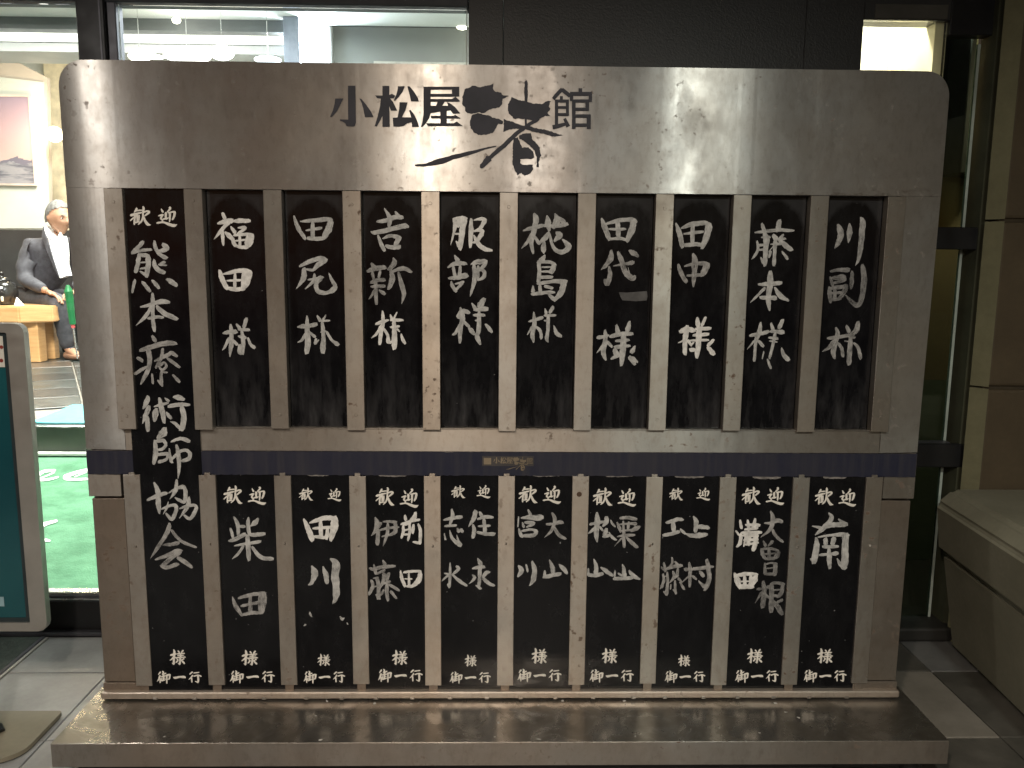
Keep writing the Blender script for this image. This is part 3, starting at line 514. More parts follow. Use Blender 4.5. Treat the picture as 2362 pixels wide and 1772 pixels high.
m_sticker = mat('sticker_film', (.050, .044, .044), .5); m_gold = mat('sticker_print', (.20, .155, .105), .55)
a, b = at(1112, 1052, YR), at(1231, 1075, YR)
st = obj('sticker', B(a.x, b.x, YR - .0023, YR - .0018, b.z, a.z), m_sticker, band)
bm = bmesh.new()
for sc, u0, v0, pl, stt in LOGO:
    b2 = poly_bm(pl, stt, sc, u0, v0, YR - .0028, org=(1138, 1055), shrink=.150); me = bpy.data.meshes.new('t'); b2.to_mesh(me); b2.free(); bm.from_mesh(me); bpy.data.meshes.remove(me)
e0, e1 = at(1116, 1056, YR), at(1133, 1071, YR)
box(bm, e0.x, e1.x, YR - .0028, YR - .0025, e1.z, e0.z)
obj('sticker_print', bm, m_gold, band, recalc=False)

# lower side panels, back, track, plinth
for sgn in (-1, 1):
    x0, x1 = sorted((sgn * (HW - .004), sgn * (HW - .105)))
    obj('upper_cover', B(x0, x1, .0138, .045, at(1180, 1148, .0138).z, z_bb - .004, .0012), m_rail, board)
    x0, x1 = sorted((sgn * (HW - .012), sgn * (HW - .112)))
    obj('side_cover', B(x0, x1, .0158, .045, at(1180, 1566, .03).z, at(1180, 1150, .03).z, .0015), m_side, board)
    x0, x1 = sorted((sgn * (HW - .008), sgn * (HW - .155)))
    obj('corner_foot', B(x0, x1, .0128, .045, z_tr - .02, at(1180, 1568, .03).z, .0015), m_side, board)
obj('backing_panel', B(-HW + .012, HW - .012, .046, .052, .12, zh + .02), m_dark, board)
bm = B(-HW + .004, -HW + .010, .048, .125, .12, zt - rc); box(bm, HW - .010, HW - .004, .048, .125, .12, zt - rc); box(bm, -HW + rc, HW - rc, .046, .125, zt - .012, zt - .006)
obj('casing', bm, m_side, board)
obj('rear_panel', B(-HW + .011, HW - .011, .118, .124, .12, zt - .014), m_side, board)
bm = bmesh.new(); box(bm, -HW + .006, HW - .006, -.006, .03, z_tr - .024, z_tr, .006, 3)
track = obj('bottom_track', bm, steel('track_steel', (.62, .56, .50), .38, .3, .6, 2.2), board)
for i in range(20):
    x = -1.12 + i * .118 + rng.uniform(-.012, .012)
    obj('track_rivet', B(x - .007, x + .007, -.0095, -.0065, z_tr - .0235, z_tr - .0155, .001), m_bar, track)

def plinth_material():
    s = NT('plinth_top_steel')
    p = s.map((1, 1, 1)); big = s.noise(6.5, 5, p, .62, .6); mid = s.noise(16, 4, p, .6)
    st = s.ramp(big, [(.40, 0.0), (.58, 1.0)])
    c = s.mix(st, (.45, .42, .385), (.27, .245, .215))
    c = s.mix(s.math('MULTIPLY', s.ramp(mid, [(.5, 0.0), (.72, 1.0)]), .55), c, (.17, .15, .13))
    spot = s.ramp(s.noise(30, 1, p), [(.755, 0.0), (.775, 1.0)])
    c = s.mix(s.math('MULTIPLY', spot, .8), c, (.55, .53, .50))
    r = s.math('ADD', s.math('MULTIPLY', st, .14), .11)
    r = s.math('ADD', r, s.math('MULTIPLY', mid, .16))
    s.set(Base_Color=c, Metallic=s.math('SUBTRACT', .9, s.math('MULTIPLY', spot, .8)), Roughness=s.math('ADD', r, s.math('MULTIPLY', spot, .4)))
    s.bump(s.noise(5, 2, p), .05, .004); return s.m
PX, PY0, PY1, PZ, PB = 1.332, -.243, .30, .120, .046
obj('plinth_top', B(-PX, PX, PY0 + .0032, PY1, PZ - .003, PZ, .0006), plinth_material(), board)
pf = obj('plinth_front', B(-PX, PX, PY0, PY0 + .003, PB, PZ + .0004, .0011), steel('plinth_front_steel', (.31, .292, .27), .40, .7, .8, 8.8), board)
for sx in (-1, 1):
    x0, x1 = sorted((sx * PX, sx * (PX - .003)))
    obj('plinth_side', B(x0, x1, PY0 + .0032, PY1, PB, PZ - .0032), m_side, board)
obj('plinth_base', B(-PX + .05, PX - .05, PY0 + .05, PY1 - .03, .004, PZ - .02), m_dark, board)
for sx in (-1, 1):
    for yy in (PY0 + .06, PY1 - .08): obj('foot', cyl(bmesh.new(), (sx * (PX - .09), yy, 0.0005), (sx * (PX - .09), yy, PB + .01), .03, n=16), m_dark, board)

# ------------------------------------------------------------------ name plates
def plate_material(name, worn):
    s = NT(name); p = s.sep()
    n = s.noise(16, 5, s.map((1, 1, .55)), .7)
    c = s.mix(s.ramp(n, [(.42, 0.0), (.8, 1.0)]), (.0045, .0045, .0055), (.011, .011, .0125))
    if worn:                           # old chalk wiped towards the foot of the plate
        zz = s.math('SUBTRACT', 1.0, s.math('DIVIDE', s.math('SUBTRACT', p[2], 1.01), .28), True)
        sm = s.math('MULTIPLY', zz, s.ramp(s.noise(13, 4, s.map((2.2, 1, .5)), .65), [(.42, 0.0), (.78, 1.0)]))
        c = s.mix(s.math('MULTIPLY', sm, .28), c, (.16, .155, .16))
        lx = s.math('MULTIPLY', s.math('ABSOLUTE', s.math('SUBTRACT', s.math('FRACT', s.math('ADD', s.math('DIVIDE', p[0], RIB_PITCH), 50.0 - RIB_X0 / RIB_PITCH)), .5)), 2.0)
        up = s.math('MAXIMUM', s.math('DIVIDE', s.math('SUBTRACT', p[2], 1.60), .125), 0.0)   # grime left in the corners the cloth never reaches
        d = s.math('SQRT', s.math('ADD', s.math('POWER', s.math('MULTIPLY', lx, 1.22), 2.0), s.math('POWER', up, 2.0)))
        d = s.math('ADD', d, s.math('MULTIPLY', s.math('SUBTRACT', n, .5), .35))
        c = s.mix(s.math('MULTIPLY', s.ramp(d, [(.86, 0.0), (1.0, 1.0)]), .55), c, (.038, .038, .041))
    dots = s.ramp(s.noise(95, 1), [(.80, 0.0), (.83, 1.0)])
    c = s.mix(s.math('MULTIPLY', dots, .5), c, (.4, .4, .4))
    s.set(Base_Color=c, Roughness=s.math('ADD', .08, s.math('MULTIPLY', n, .22)), Specular_IOR_Level=.28)
    s.bump(s.noise(7, 2), .06, .003); return s.m
m_plate_u, m_plate_l = plate_material('black_plate_worn', True), plate_material('black_plate', False)
def paint(name, lo, hi, holes, streak=.5):
    s = NT(name); uv = s.n('UVMap').outputs[0]
    n = s.noise(1.0, 3, s.map((4, 22, 1), uv)); n2 = s.noise(60, 3)
    f = s.math('ADD', s.math('MULTIPLY', n, streak), s.math('MULTIPLY', n2, 1 - streak))
    dry = s.noise(1.0, 2, s.map((3.2, 30, 1), uv, (7, 3, 0))); body = s.noise(26, 3)
    al = s.ramp(s.math('ADD', s.math('MULTIPLY', dry, .62), s.math('MULTIPLY', body, .38)), [(holes, .12), (holes + .07, 1.0)])
    s.set(Base_Color=s.ramp(f, [(.34, lo), (.60, hi)]), Roughness=.75, Specular_IOR_Level=.25, Alpha=al)
    s.bump(f, .25, .001)
    return s.m
m_chalk = [paint('chalk_bright', (.42, .405, .39), (.80, .775, .745), .30), paint('chalk', (.22, .217, .213), (.54, .53, .515), .36), paint('chalk_thin', (.12, .116, .113), (.42, .405, .395), .39), paint('chalk_faint', (.07, .068, .067), (.27, .26, .255), .41)]
m_print = mat('printed_white', (.72, .68, .62), .6, 0, .1, 40)

def add_glyphs(t, keys, yp):
    for key in keys:
        lvl = 1
        if key[-1] in '+-=': lvl = {'+': 0, '-': 2, '=': 3}[key[-1]]; key = key[:-1]
        sc, u0, v0, txt = GL[key]
        def cv(x, y, sc=sc, u0=u0, v0=v0): p = at(u0 + x / sc, v0 + y / sc, yp); return p.x, p.z
        pxm = (at(u0 + 81, v0 + 150, yp) - at(u0 + 80, v0 + 150, yp)).length / sc
        name = 'paint_splash' if key == 'n3' else 'brush_character'
        obj(name, glyph_bm(parse(txt), cv, pxm, yp - .0006, .13), m_chalk[lvl], t, recalc=False)
def add_print(t, kind, u0, v0, u1, v1, yp):
    (a0, b0, a1, b1), txt = PR[kind]
    def cv(x, y): p = at(u0 + (x - a0) / (a1 - a0) * (u1 - u0), v0 + (y - b0) / (b1 - b0) * (v1 - v0), yp); return p.x, p.z
    k = math.sqrt(abs((u1 - u0) / (a1 - a0) * ((v1 - v0) / (b1 - b0) if kind != 'one' else (u1 - u0) / (a1 - a0))))
    pxm = (at(u0 + 1, v0, yp) - at(u0, v0, yp)).length * k
    obj('printed_character', glyph_bm(parse(txt), cv, pxm, yp - .0005, .06, .00008), m_print, t, recalc=False)

GU, GLW = 'black name plates in the upper row', 'black name plates in the lower row'
YU, YLP, YLONG = .0315, .0145, .0088
def plate(label, x0, x1, z0, z1, y, m, group, notch=True):
    t = empty('name_plate', ((x0 + x1) / 2, y, z0), label, 'name plate', group)
    obj('plate_panel', B(x0, x1, y, y + .0035, z0, z1, .0012), m, t)
    return t
zpu0, zpu1 = z_rt + .0005, zh + .012
zpl0, zpl1 = z_tr + .0005, z_bb + .0005

UP = [(['a1+', 'a2+', 'a3'], 'upper-row black plate next to the tall full-height plate, first character holding a small grid'),
      (['b1', 'b2', 'b3'], 'upper-row black plate with an open box character above one ending in a long curled hook'),
      (['c1', 'c2-', 'c3+'], 'upper-row black plate whose first character stacks two bars over a small open mouth shape'),
      (['d1+', 'd2', 'd3'], 'upper-row black plate under the splashed header ink, its first two characters split in halves'),
      (['e1', 'e2', 'e3'], 'upper-row black plate whose middle character is tall, ladder-like and ends in a hooked foot'),
      (['f1', 'f2-', 'f3'], 'upper-row black plate with a grey patch below its second character'),
      (['g1', 'g2-', 'g3+'], 'upper-row black plate with a box character above a box pierced by one vertical stroke'),
      (['h1', 'h2', 'h3'], 'upper-row black plate with a thin many-stroked character above a crossed tree-like one'),
      (['i1-', 'i2=', 'i3-'], 'upper-row black plate at the end far from the door, starting with three loose vertical strokes')]
for i, (keys, lab) in enumerate(UP):
    x0, x1 = ubx[i + 1] + bw + .0015, ubx[i + 2] - bw - .0015
    t = plate(lab, x0, x1, zpu0, zpu1, YU, m_plate_u, GU)
    add_glyphs(t, keys, YU)
    if i == 5:                         # a flat grey patch below the second character
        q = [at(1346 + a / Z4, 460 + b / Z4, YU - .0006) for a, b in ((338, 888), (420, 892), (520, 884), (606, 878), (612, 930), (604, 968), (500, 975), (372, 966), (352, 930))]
        bm = bmesh.new(); bm.faces.new([bm.verts.new(p) for p in q]); obj('grey_patch', bm, mat('patch_grey', (.075, .072, .072), .8, 0, .4, 30), t)
# the long plate
t = plate('tall full-height black plate running past the navy band down to the plinth', at(306, 1060, YLONG).x, at(464, 1060, YLONG).x, zpl0, zh + .006, YLONG, m_plate_l, None)
add_glyphs(t, ['l1', 'l2', 'l3-', 'l4', 'l5', 'l6', 'l7-'], YLONG)
def zb(x, y, ox, oy, s): return ox + x / s, oy + y / s
def pbox(t, kind, ox, oy, s, x0, y0, x1, y1, yp): add_print(t, kind, ox + x0 / s, oy + y0 / s, ox + x1 / s, oy + y1 / s, yp)
Zr = 2212 / 800
pbox(t, 'kan', 290, 460, Z4, 42, 68, 242, 250, YLONG); pbox(t, 'gei', 290, 460, Z4, 298, 76, 492, 262, YLONG)
def foot_print(t, ox, oy, s, sx0, sy0, sx1, sy1, rx0, ry0, rx1, ry1, yp):
    pbox(t, 'sama', ox, oy, s, sx0, sy0, sx1, sy1, yp)
    W = rx1 - rx0; H = ry1 - ry0
    pbox(t, 'on', ox, oy, s, rx0, ry0, rx0 + .312 * W, ry1, yp)
    pbox(t, 'one', ox, oy, s, rx0 + .372 * W, ry0 + .407 * H, rx0 + .642 * W, ry0 + .686 * H, yp)
    pbox(t, 'gyo', ox, oy, s, rx0 + .716 * W, ry0 + .07 * H, rx1, ry0 + .953 * H, yp)
foot_print(t, 0, 1172, Zr, 1083, 900, 1185, 1000, 1000, 1038, 1285, 1118, YLONG)
LO = [(['m1', 'm2-'], (505, Z4, 45, 85, 226, 256, 280, 98, 452, 266), (0, 1540, 905, 1646, 1003, 1466, 1035, 1751, 1116), 'lower-row black plate beside the tall full-height plate, two characters spaced far apart'),
      (['n1+', 'n2', 'n3'], (670, Z4, 84, 105, 216, 226, 358, 112, 487, 232), (0, 2025, 930, 2106, 1006, 1936, 1038, 2200, 1116), 'lower-row black plate with white paint splashes below three loose vertical strokes'),
      (['o1+', 'o2-', 'o3+', 'o4-'], (840, Z3, 148, 135, 386, 364, 460, 155, 692, 390), (781, 340, 905, 440, 1000, 250, 1025, 535, 1110), 'lower-row black plate with bright characters on one side and dim ones on the other'),
      (['p1', 'p2', 'p3', 'p4'], (1005, Z3, 200, 110, 376, 270, 525, 110, 697, 272), (781, 804, 935, 881, 1010, 708, 1042, 970, 1118), 'lower-row black plate in the middle, both columns ending in splayed characters'),
      (['q1', 'q2-', 'q3', 'q4'], (1175, Z3, 120, 110, 357, 332, 430, 120, 657, 342), (781, 1230, 893, 1329, 992, 1140, 1025, 1420, 1108), 'lower-row black plate with a torn steel-coloured patch at its upper corner'),
      (['r1', 'r2-', 'r3', 'r4'], (1340, Z3, 155, 140, 400, 365, 472, 155, 702, 377), (781, 1678, 893, 1777, 990, 1600, 1027, 1881, 1110), 'lower-row black plate ending in two side-by-side mountain-shaped characters'),
      (['s1', 's2', 's3-', 's4-'], (1510, Z3, 188, 140, 360, 298, 535, 145, 707, 300), (1562, 5, 935, 82, 1009, -81, 1036, 178, 1113), 'lower-row black plate with two short flat characters above two dense ones'),
      (['t1-', 't2=', 't3=', 't4+', 't5+'], (1675, Z35, 170, 110, 374, 300, 435, 118, 633, 306), (1562, 445, 895, 545, 990, 368, 1030, 645, 1112), 'lower-row black plate crowded with five characters, three dim grey and two bright white'),
      (['u1'], (1840, Z3, 220, 140, 452, 360, 522, 156, 742, 377), (1562, 892, 895, 991, 990, 805, 1030, 1078, 1110), 'lower-row black plate with a single large hollow-framed character, at the end far from the door')]
for i, (keys, (ou, s, *tb), (fu, *fb), lab) in enumerate(LO):
    x0, x1 = lbx[i + 1] + .004, lbx[i + 2] - .004
    t = plate(lab, x0, x1, zpl0, zpl1, YLP, m_plate_l, GLW)
    add_glyphs(t, keys, YLP)
    pbox(t, 'kan', ou, 1100, s, *tb[:4], YLP); pbox(t, 'gei', ou, 1100, s, *tb[4:], YLP)
    foot_print(t, fu, 1172, Zr, *fb, YLP)
    # torn strip of band tape hanging over the head of the plate
    if i in (1, 2, 4, 5, 6, 7, 8):
        c = (x0 + x1) / 2 + rng.uniform(-.01, .01); hw = rng.uniform(.035, .05); z1 = z_bb - .002; z0 = z1 - rng.uniform(.004, .010)
        bm = bmesh.new(); n = 14
        a = [bm.verts.new((c - hw + 2 * hw * k / n, YLP - .0012, z1)) for k in range(n + 1)]
        b = [bm.verts.new((c - hw + 2 * hw * k / n, YLP - .0016, z0 + rng.uniform(-.0012, .0012) + .004 * abs(2 * k / n - 1) ** 4)) for k in range(n + 1)]
        for k in range(n): bm.faces.new((a[k], b[k], b[k + 1], a[k + 1]))
        obj('tape_flap', bm, m_tape if 'm_tape' in globals() else globals().setdefault('m_tape', mat('torn_tape', (.17, .155, .145), .6, 0, .5, 60)), t)
# ------------------------------------------------------------------ ground, paving, canopy
def stone(name, a, b, rough=.5, scale=7, bump=.25):
    s = NT(name); n = s.noise(scale, 6, None, .65); n2 = s.noise(55, 3)
    c = s.mix(s.ramp(n, [(.3, 0.0), (.7, 1.0)]), a, b); c = s.mix(s.math('MULTIPLY', n2, .35), c, tuple(x * .55 for x in a))
    s.set(Base_Color=c, Roughness=s.math('ADD', s.math('MULTIPLY', n, .3), rough - .15)); s.bump(s.math('ADD', n, s.math('MULTIPLY', n2, .4)), bump, .004); return s.m
m_ground = stone('joint_mortar', (.035, .034, .032), (.055, .052, .05), .85)
tiles_m = [stone('paving_light', (.25, .25, .248), (.41, .41, .405), .34, 4), stone('paving_grey', (.12, .118, .115), (.185, .18, .175), .36), stone('paving_dark', (.055, .052, .045), (.115, .105, .09), .45), stone('paving_pale', (.165, .148, .125), (.245, .222, .19), .55, 5)]
ground = obj('ground', B(-14, 14, -26, .78, -.12, -.008), m_ground, kind='structure')
TX = [-3.33 + .62 * i for i in range(12)]; TY = [-1.79 + .44 * i for i in range(6)] + [.705]
tile_me = {}
rng = random.Random(12)
def tile_mesh(wd, dp, mi):
    k = (round(wd, 3), round(dp, 3), mi)
    if k not in tile_me:
        bm = B(-wd / 2, wd / 2, -dp / 2, dp / 2, -.012, 0, .002); me = bpy.data.meshes.new('floor_tile'); bm.to_mesh(me); bm.free(); me.materials.append(tiles_m[mi]); tile_me[k] = me
    return tile_me[k]
for i in range(len(TX) - 1):
    for j in range(len(TY) - 1):
        xc, yc = (TX[i] + TX[i + 1]) / 2, (TY[j] + TY[j + 1]) / 2
        mi = 0 if xc < -1.47 else 0 if xc < -.85 else 1 if xc < 1.01 else 3 if xc < 1.63 and -.1 < yc < .43 else 2
        if xc < -1.47 and yc < -.03: mi = 0
        if xc > 1.63 and .38 < yc < .6: mi = 1
        o = bpy.data.objects.new('floor_tile', tile_mesh(TX[i + 1] - TX[i] - .005, TY[j + 1] - TY[j] - .005, mi)); o.location = (xc, yc, rng.uniform(-.0006, .0006)); link(o, ground)
m_can = mat('canopy_boards', (.11, .09, .072), .5, 0, .3, 3)
can = empty('porch_canopy', (0, -3, CANOPY_Z + .01), 'brown boarded canopy ceiling over the porch', 'canopy')
for k in range(24):
    obj('ceiling_board', B(-4.2, 4.2, .70 - .29 * (k + 1) + .006, .70 - .29 * k, CANOPY_Z + .004, CANOPY_Z + .03, .003), m_can, can)

# ------------------------------------------------------------------ facade: door frame, glass, dark wall
YF = .75
m_frame = mat('frame_bronze', (.022, .022, .024), .38, .3, .2, 5); m_frame2 = mat('frame_grey', (.10, .10, .115), .4, .5, .2, 5)
m_lintel = mat('lintel_paint', (.050, .055, .062), .55, 0, .2, 6, .15, 90)
m_chrome = mat('sill_metal', (.75, .74, .72), .25, .9, .1, 5)
m_pane = glass('window_glass', (.955, .97, .955), .9); m_pane_d = glass('screen_glass', (.72, .82, .76), 1.0)
zl = 2.457
ent = empty('glass_entrance', (-1.5, YF, 0), 'dark framed glass entrance with lit lobby behind it', 'entrance')
obj('door_post', B(-1.578, -1.475, YF - .03, YF + .07, .0, 2.9, .004), m_frame, ent)
obj('door_jamb', B(-1.474, -1.440, YF - .012, YF + .05, .0, 2.9, .003), m_frame2, ent)
obj('jamb_groove', B(-1.494, -1.488, YF - .032, YF - .0295, .0, 2.9), m_frame2, ent)
obj('lintel', B(-3.6, -.142, YF - .02, YF + .07, zl, 2.95, .004), m_lintel, ent)
obj('window_pane', B(-1.4395, -.150, YF + .01, YF + .018, .16, zl - .002), m_pane, ent)
obj('pane_edge', B(-.150, -.1465, YF + .008, YF + .020, .16, zl - .002), mat('glass_edge', (.42, .48, .44), .3), ent)
obj('bottom_rail', B(-1.4395, -.147, YF - .005, YF + .04, 0, .16), m_frame, ent)
obj('kick_rail', B(-3.6, -1.5785, YF - .012, YF + .05, .010, .140, .003), m_frame, ent)
obj('sill_track', B(-3.6, -1.5785, YF - .006, YF + .03, .1405, .146, .001), m_chrome, ent)
obj('sill_track', B(-3.6, -1.5785, YF + .012, YF + .06, .1560, .166, .001), m_chrome, ent)
obj('sill_groove', B(-3.6, -1.5785, YF + .002, YF + .05, .1462, .1558), m_frame2, ent)
obj('threshold', B(-3.6, -1.44, YF - .045, YF - .0125, .0005, .018, .003), m_frame2, ent)
obj('door_pane', B(-3.6, -1.579, YF + .014, YF + .022, .166, zl - .001), m_pane, ent)
m_wall = NT('dark_panel'); m_wall.set(Base_Color=m_wall.ramp(m_wall.noise(3, 4), [(.3, (.024, .0245, .026)), (.7, (.036, .036, .037))]), Roughness=.42); m_wall.bump(m_wall.noise(160, 2), .35, .003); m_wall = m_wall.m
wall = empty('dark_wall', (.6, YF, 0), 'near-black textured wall behind the welcome board', 'wall')
WX = [-.141, -.012, 1.23]
WZ0 = 2.437
for a, b, y in ((-.141, -.0125, .0), (-.0115, 1.1198, .004), (1.1202, 1.338, .004)):
    obj('wall_panel', B(a, b, YF - .02 + y, YF + .10, 0, 2.95, .002), m_wall, wall)
wx0, wx1 = 1.338, 1.664
obj('wall_panel', B(wx0 + .001, 1.797, YF - .012, YF + .09, WZ0, 2.95, .002), m_wall, wall)
obj('wall_panel', B(wx0 + .001, wx1, YF - .012, YF + .10, 0, 1.95, .002), m_wall, wall)
# lit window: a blind in a shallow box with a lamp above it
lw = empty('lit_window', ((wx0 + wx1) / 2, YF + .1, 1.95), 'small glowing white window above the board corner', 'window')
m_blind = mat('white_blind', (.86, .85, .76), .8, 0, .03, 3); m_cream = mat('window_reveal', (.62, .57, .40), .7, 0, .1, 5)
obj('blind', B(wx0 - .3, wx1 - .035, YF + .40, YF + .41, 1.9, 3.0), m_blind, lw)
obj('reveal', B(wx1 - .036, wx1 - .002, YF + .02, YF + .42, 1.95, 2.6), m_cream, lw)
obj('box_back', B(wx0 - .4, wx1 + .02, YF + .42, YF + .43, 1.9, 3.0), m_blind, lw)
obj('sill', B(wx0 - .3, wx1 - .04, YF + .101, YF + .40, 1.94, 1.955), m_cream, lw)
obj('box_top', B(wx0 - .4, wx1 + .02, YF + .12, YF + .43, 3.0, 3.01), m_blind, lw)
obj('window_pane', B(wx0, wx1, YF + .002, YF + .008, 1.952, WZ0 - .001), m_pane, lw)
obj('window_frame', B(wx0 + .04, wx1 - .01, YF - .016, YF - .0125, WZ0 + .004, WZ0 + .055, .001), mat('frame_dull', (.075, .070, .060), .6), lw)
tb = bmesh.new(); cyl(tb, (wx0 - .12, YF + .22, 2.72), (wx1 - .12, YF + .22, 2.72), .016, n=12)
obj('tube_lamp', tb, emit('tube_white', (1, .97, .84), 18), lw)
lamp('window_light', 'POINT', (wx0 - .02, YF + .22, 2.66), 26, (1, .95, .78), .03)

# ------------------------------------------------------------------ glass screen at the right, with its dark frame
scr = empty('glass_screen', (1.8, YF, 0), 'dark framed glass screen between the board and the block column', 'glass screen')
obj('pane', B(wx1 + .001, 1.794, YF + .012, YF + .022, .055, zl), m_pane_d, scr)
obj('pane_edge', B(1.794, 1.804, YF + .010, YF + .024, .055, 2.36), mat('polished_edge', (.40, .46, .42), .3), scr)
obj('frame_post', B(1.838, 1.912, YF - .03, YF + .05, 0, 2.95, .004), m_frame, scr)
obj('top_rail', B(1.665, 1.8375, YF - .02, YF + .04, 2.385, 2.95, .003), m_frame, scr)
zz = [at(2180, v, YF).z for v in (525, 576, 1018, 1071)]
obj('cross_rail', B(1.60, 1.935, YF - .045, YF - .0305, zz[1], zz[0], .003), m_frame, scr)
obj('cross_rail', B(1.60, 1.926, YF - .055, YF - .0305, zz[3], zz[2], .004), m_frame, scr)
obj('rail_lip', B(1.60, 1.80, YF - .030, YF + .011, zz[2] - .012, zz[2] + .002, .002), m_frame2, scr)
bm = B(1.55, 1.905, YF - .10, YF + .05, .0005, .062, .012, 2); obj('base_block', bm, mat('base_rubber', (.020, .019, .017), .6), scr)
# what is seen through it: a dim back room
room = empty('side_room', (1.8, 1.5, 0), 'dim brown passage wall seen through the glass screen', 'wall')
m_bw = stone('passage_plaster', (.22, .165, .095), (.29, .225, .135), .7, 3); m_bd = mat('passage_dark', (.018, .017, .018), .5)
obj('wall_panel', B(1.0, 3.2, 1.60, 1.66, .95, 2.2), m_bw, room)
obj('wall_panel', B(1.0, 3.2, 1.60, 1.66, 0, .949), stone('passage_base', (.15, .18, .13), (.22, .25, .19), .6, 4), room)
obj('wall_panel', B(1.0, 3.2, 1.60, 1.66, 2.201, 3.0), m_bd, room)
obj('cupboard', B(2.12, 2.4, 1.40, 1.595, 1.95, 2.65, .004), m_bd, room)
pl = empty('passage_fill_globe', (2.9, 1.25, 2.5), 'unseen globe added to brighten the brown passage behind the glass screen', 'lamp')  # globe and stem are added out of view to brighten the passage
bm = bmesh.new(); bmesh.ops.create_uvsphere(bm, u_segments=16, v_segments=10, radius=.06, matrix=Matrix.Translation((2.9, 1.25, 2.5))); obj('globe', bm, emit('passage_fill_glow', (1, .75, .45), 4), pl)
obj('stem', cyl(bmesh.new(), (2.9, 1.25, 2.56), (2.9, 1.25, 2.95), .01, n=8), m_frame, pl)
lamp('passage_fill_light', 'POINT', (2.72, 1.1, 2.38), 17, (1, .78, .5), .06)  # added fill light for the passage wall behind the screen
obj('passage_floor', B(1.665, 3.2, .86, 1.599, -.01, 0), m_ground, room)

# ------------------------------------------------------------------ block column, bench block
m_blk = stone('column_block', (.070, .050, .028), (.105, .078, .044), .75, 5, .5); m_blk2 = stone('column_edge', (.16, .15, .085), (.21, .195, .115), .85, 16, .9)
colm = empty('block_column', (2.2, .62, 0), 'brown column of large rough stone blocks beside the glass screen', 'column')
zs = [0, at(2245, 1290, .62).z, at(2260, 895, .62).z, at(2300, 508, .62).z, 2.95]
zs = sorted(zs)
for a, b in zip(zs, zs[1:]):
    o = obj('stone_block', B(1.868, 2.75, .62, .79, a + .006, b - .006, .012, 2), m_blk, colm)
    obj('bevelled_corner', prism(bmesh.new(), [Vector((1.826, .665, a + .004)), Vector((1.872, .616, a + .004)), Vector((1.872, .70, a + .004))], (0, 0, b - a - .008)), m_blk2, o)
obj('mortar_core', B(1.862, 2.74, .635, .785, 0, 2.95), mat('column_mortar', (.05, .038, .022), .9), colm)
obj('corner_trim', B(1.800 + .026, 1.866, .70, .80, 0, 2.95), mat('column_side', (.05, .052, .030), .8), colm)
m_bench = stone('bench_stone', (.185, .172, .122), (.275, .258, .19), .8, 3.2, .4)
bench = empty('stone_bench', (2.3, .2, 0), 'pale green-grey stone bench block with a stepped side beside the board', 'bench')
zt_b = .66
pr = [(1.685, zt_b - .05), (1.73, zt_b), (3.6, zt_b), (3.6, .425), (1.70, .425)]
def bench_part(pts, y0, y1, skew, m, name, bev=.016):
    bm = prism(bmesh.new(), [Vector((x, y0, z)) for x, z in pts], (0, y1 - y0, 0))
    for v in bm.verts: v.co.x += skew * (v.co.y - .6)
    bmesh.ops.bevel(bm, geom=list(bm.edges), offset=bev, segments=3, affect='EDGES')
    obj(name, bm, m, bench)
bench_part([(1.70, zt_b - .055), (1.76, zt_b), (3.6, zt_b), (3.6, .412), (1.725, .412)], -1.4, .615, .075, m_bench, 'bench_top')
bench_part([(1.775, .398), (1.775, .44), (3.5, .44), (3.5, .398)], -1.38, .600, .075, mat('bench_groove', (.07, .07, .05), .7), 'joint', .002)
bench_part([(1.742, .402), (3.6, .402), (3.6, .002), (1.815, .002)], -1.4, .612, .075, m_bench, 'bench_base')

# ------------------------------------------------------------------ teal notice stand at the left
YS = .2
m_teal = NT('teal_panel'); m_teal.set(Base_Color=m_teal.ramp(m_teal.noise(2.2, 3), [(.3, (.006, .052, .066)), (.75, (.012, .085, .098))]), Roughness=.25); m_teal = m_teal.m
m_alu = mat('frame_aluminium', (.46, .44, .41), .42, .7, .12, 8)
stand = empty('notice_stand', (-1.95, YS, 0), 'teal notice board in a rounded aluminium frame on a tan foot plate', 'sign stand')
sx0, sx1, sz0, sz1 = -2.42, -1.556, .268, 1.318
def rrect(x0, x1, z0, z1, r, n=6):
    out = []
    for cx, cz, a0 in ((x1 - r, z0 + r, -90), (x1 - r, z1 - r, 0), (x0 + r, z1 - r, 90), (x0 + r, z0 + r, 180)):
        for k in range(n + 1): a = R_(a0 + 90 * k / n); out.append((cx + r * math.cos(a), cz + r * math.sin(a)))
    return out
bm = bmesh.new(); o_, i_ = rrect(sx0, sx1, sz0, sz1, .03, 3), rrect(sx0 + .056, sx1 - .056, sz0 + .03, sz1 - .03, .006, 3)
def ringframe(bm, o_, i_, y0, y1):
    A = [bm.verts.new((x, y0, z)) for x, z in o_]; Bv = [bm.verts.new((x, y0, z)) for x, z in i_]
    C_ = [bm.verts.new((x, y1, z)) for x, z in o_]; D = [bm.verts.new((x, y1, z)) for x, z in i_]
    n = len(A)
    for k in range(n):
        q = (k + 1) % n
        bm.faces.new((A[k], A[q], Bv[q], Bv[k])); bm.faces.new((C_[q], C_[k], D[k], D[q])); bm.faces.new((A[q], A[k], C_[k], C_[q])); bm.faces.new((Bv[k], Bv[q], D[q], D[k]))
    return bm
obj('sign_frame', ringframe(bm, o_, i_, YS - .014, YS + .014), m_alu, stand)
obj('sign_panel', B(sx0 + .05, sx1 - .05, YS - .004, YS + .004, sz0 + .026, sz1 - .026), m_teal, stand)
bm = bmesh.new(); ringframe(bm, rrect(sx0 + .056, sx1 - .056, sz0 + .03, sz1 - .03, .006, 3), rrect(sx0 + .072, sx1 - .072, sz0 + .046, sz1 - .046, .006, 3), YS - .006, YS - .0045)
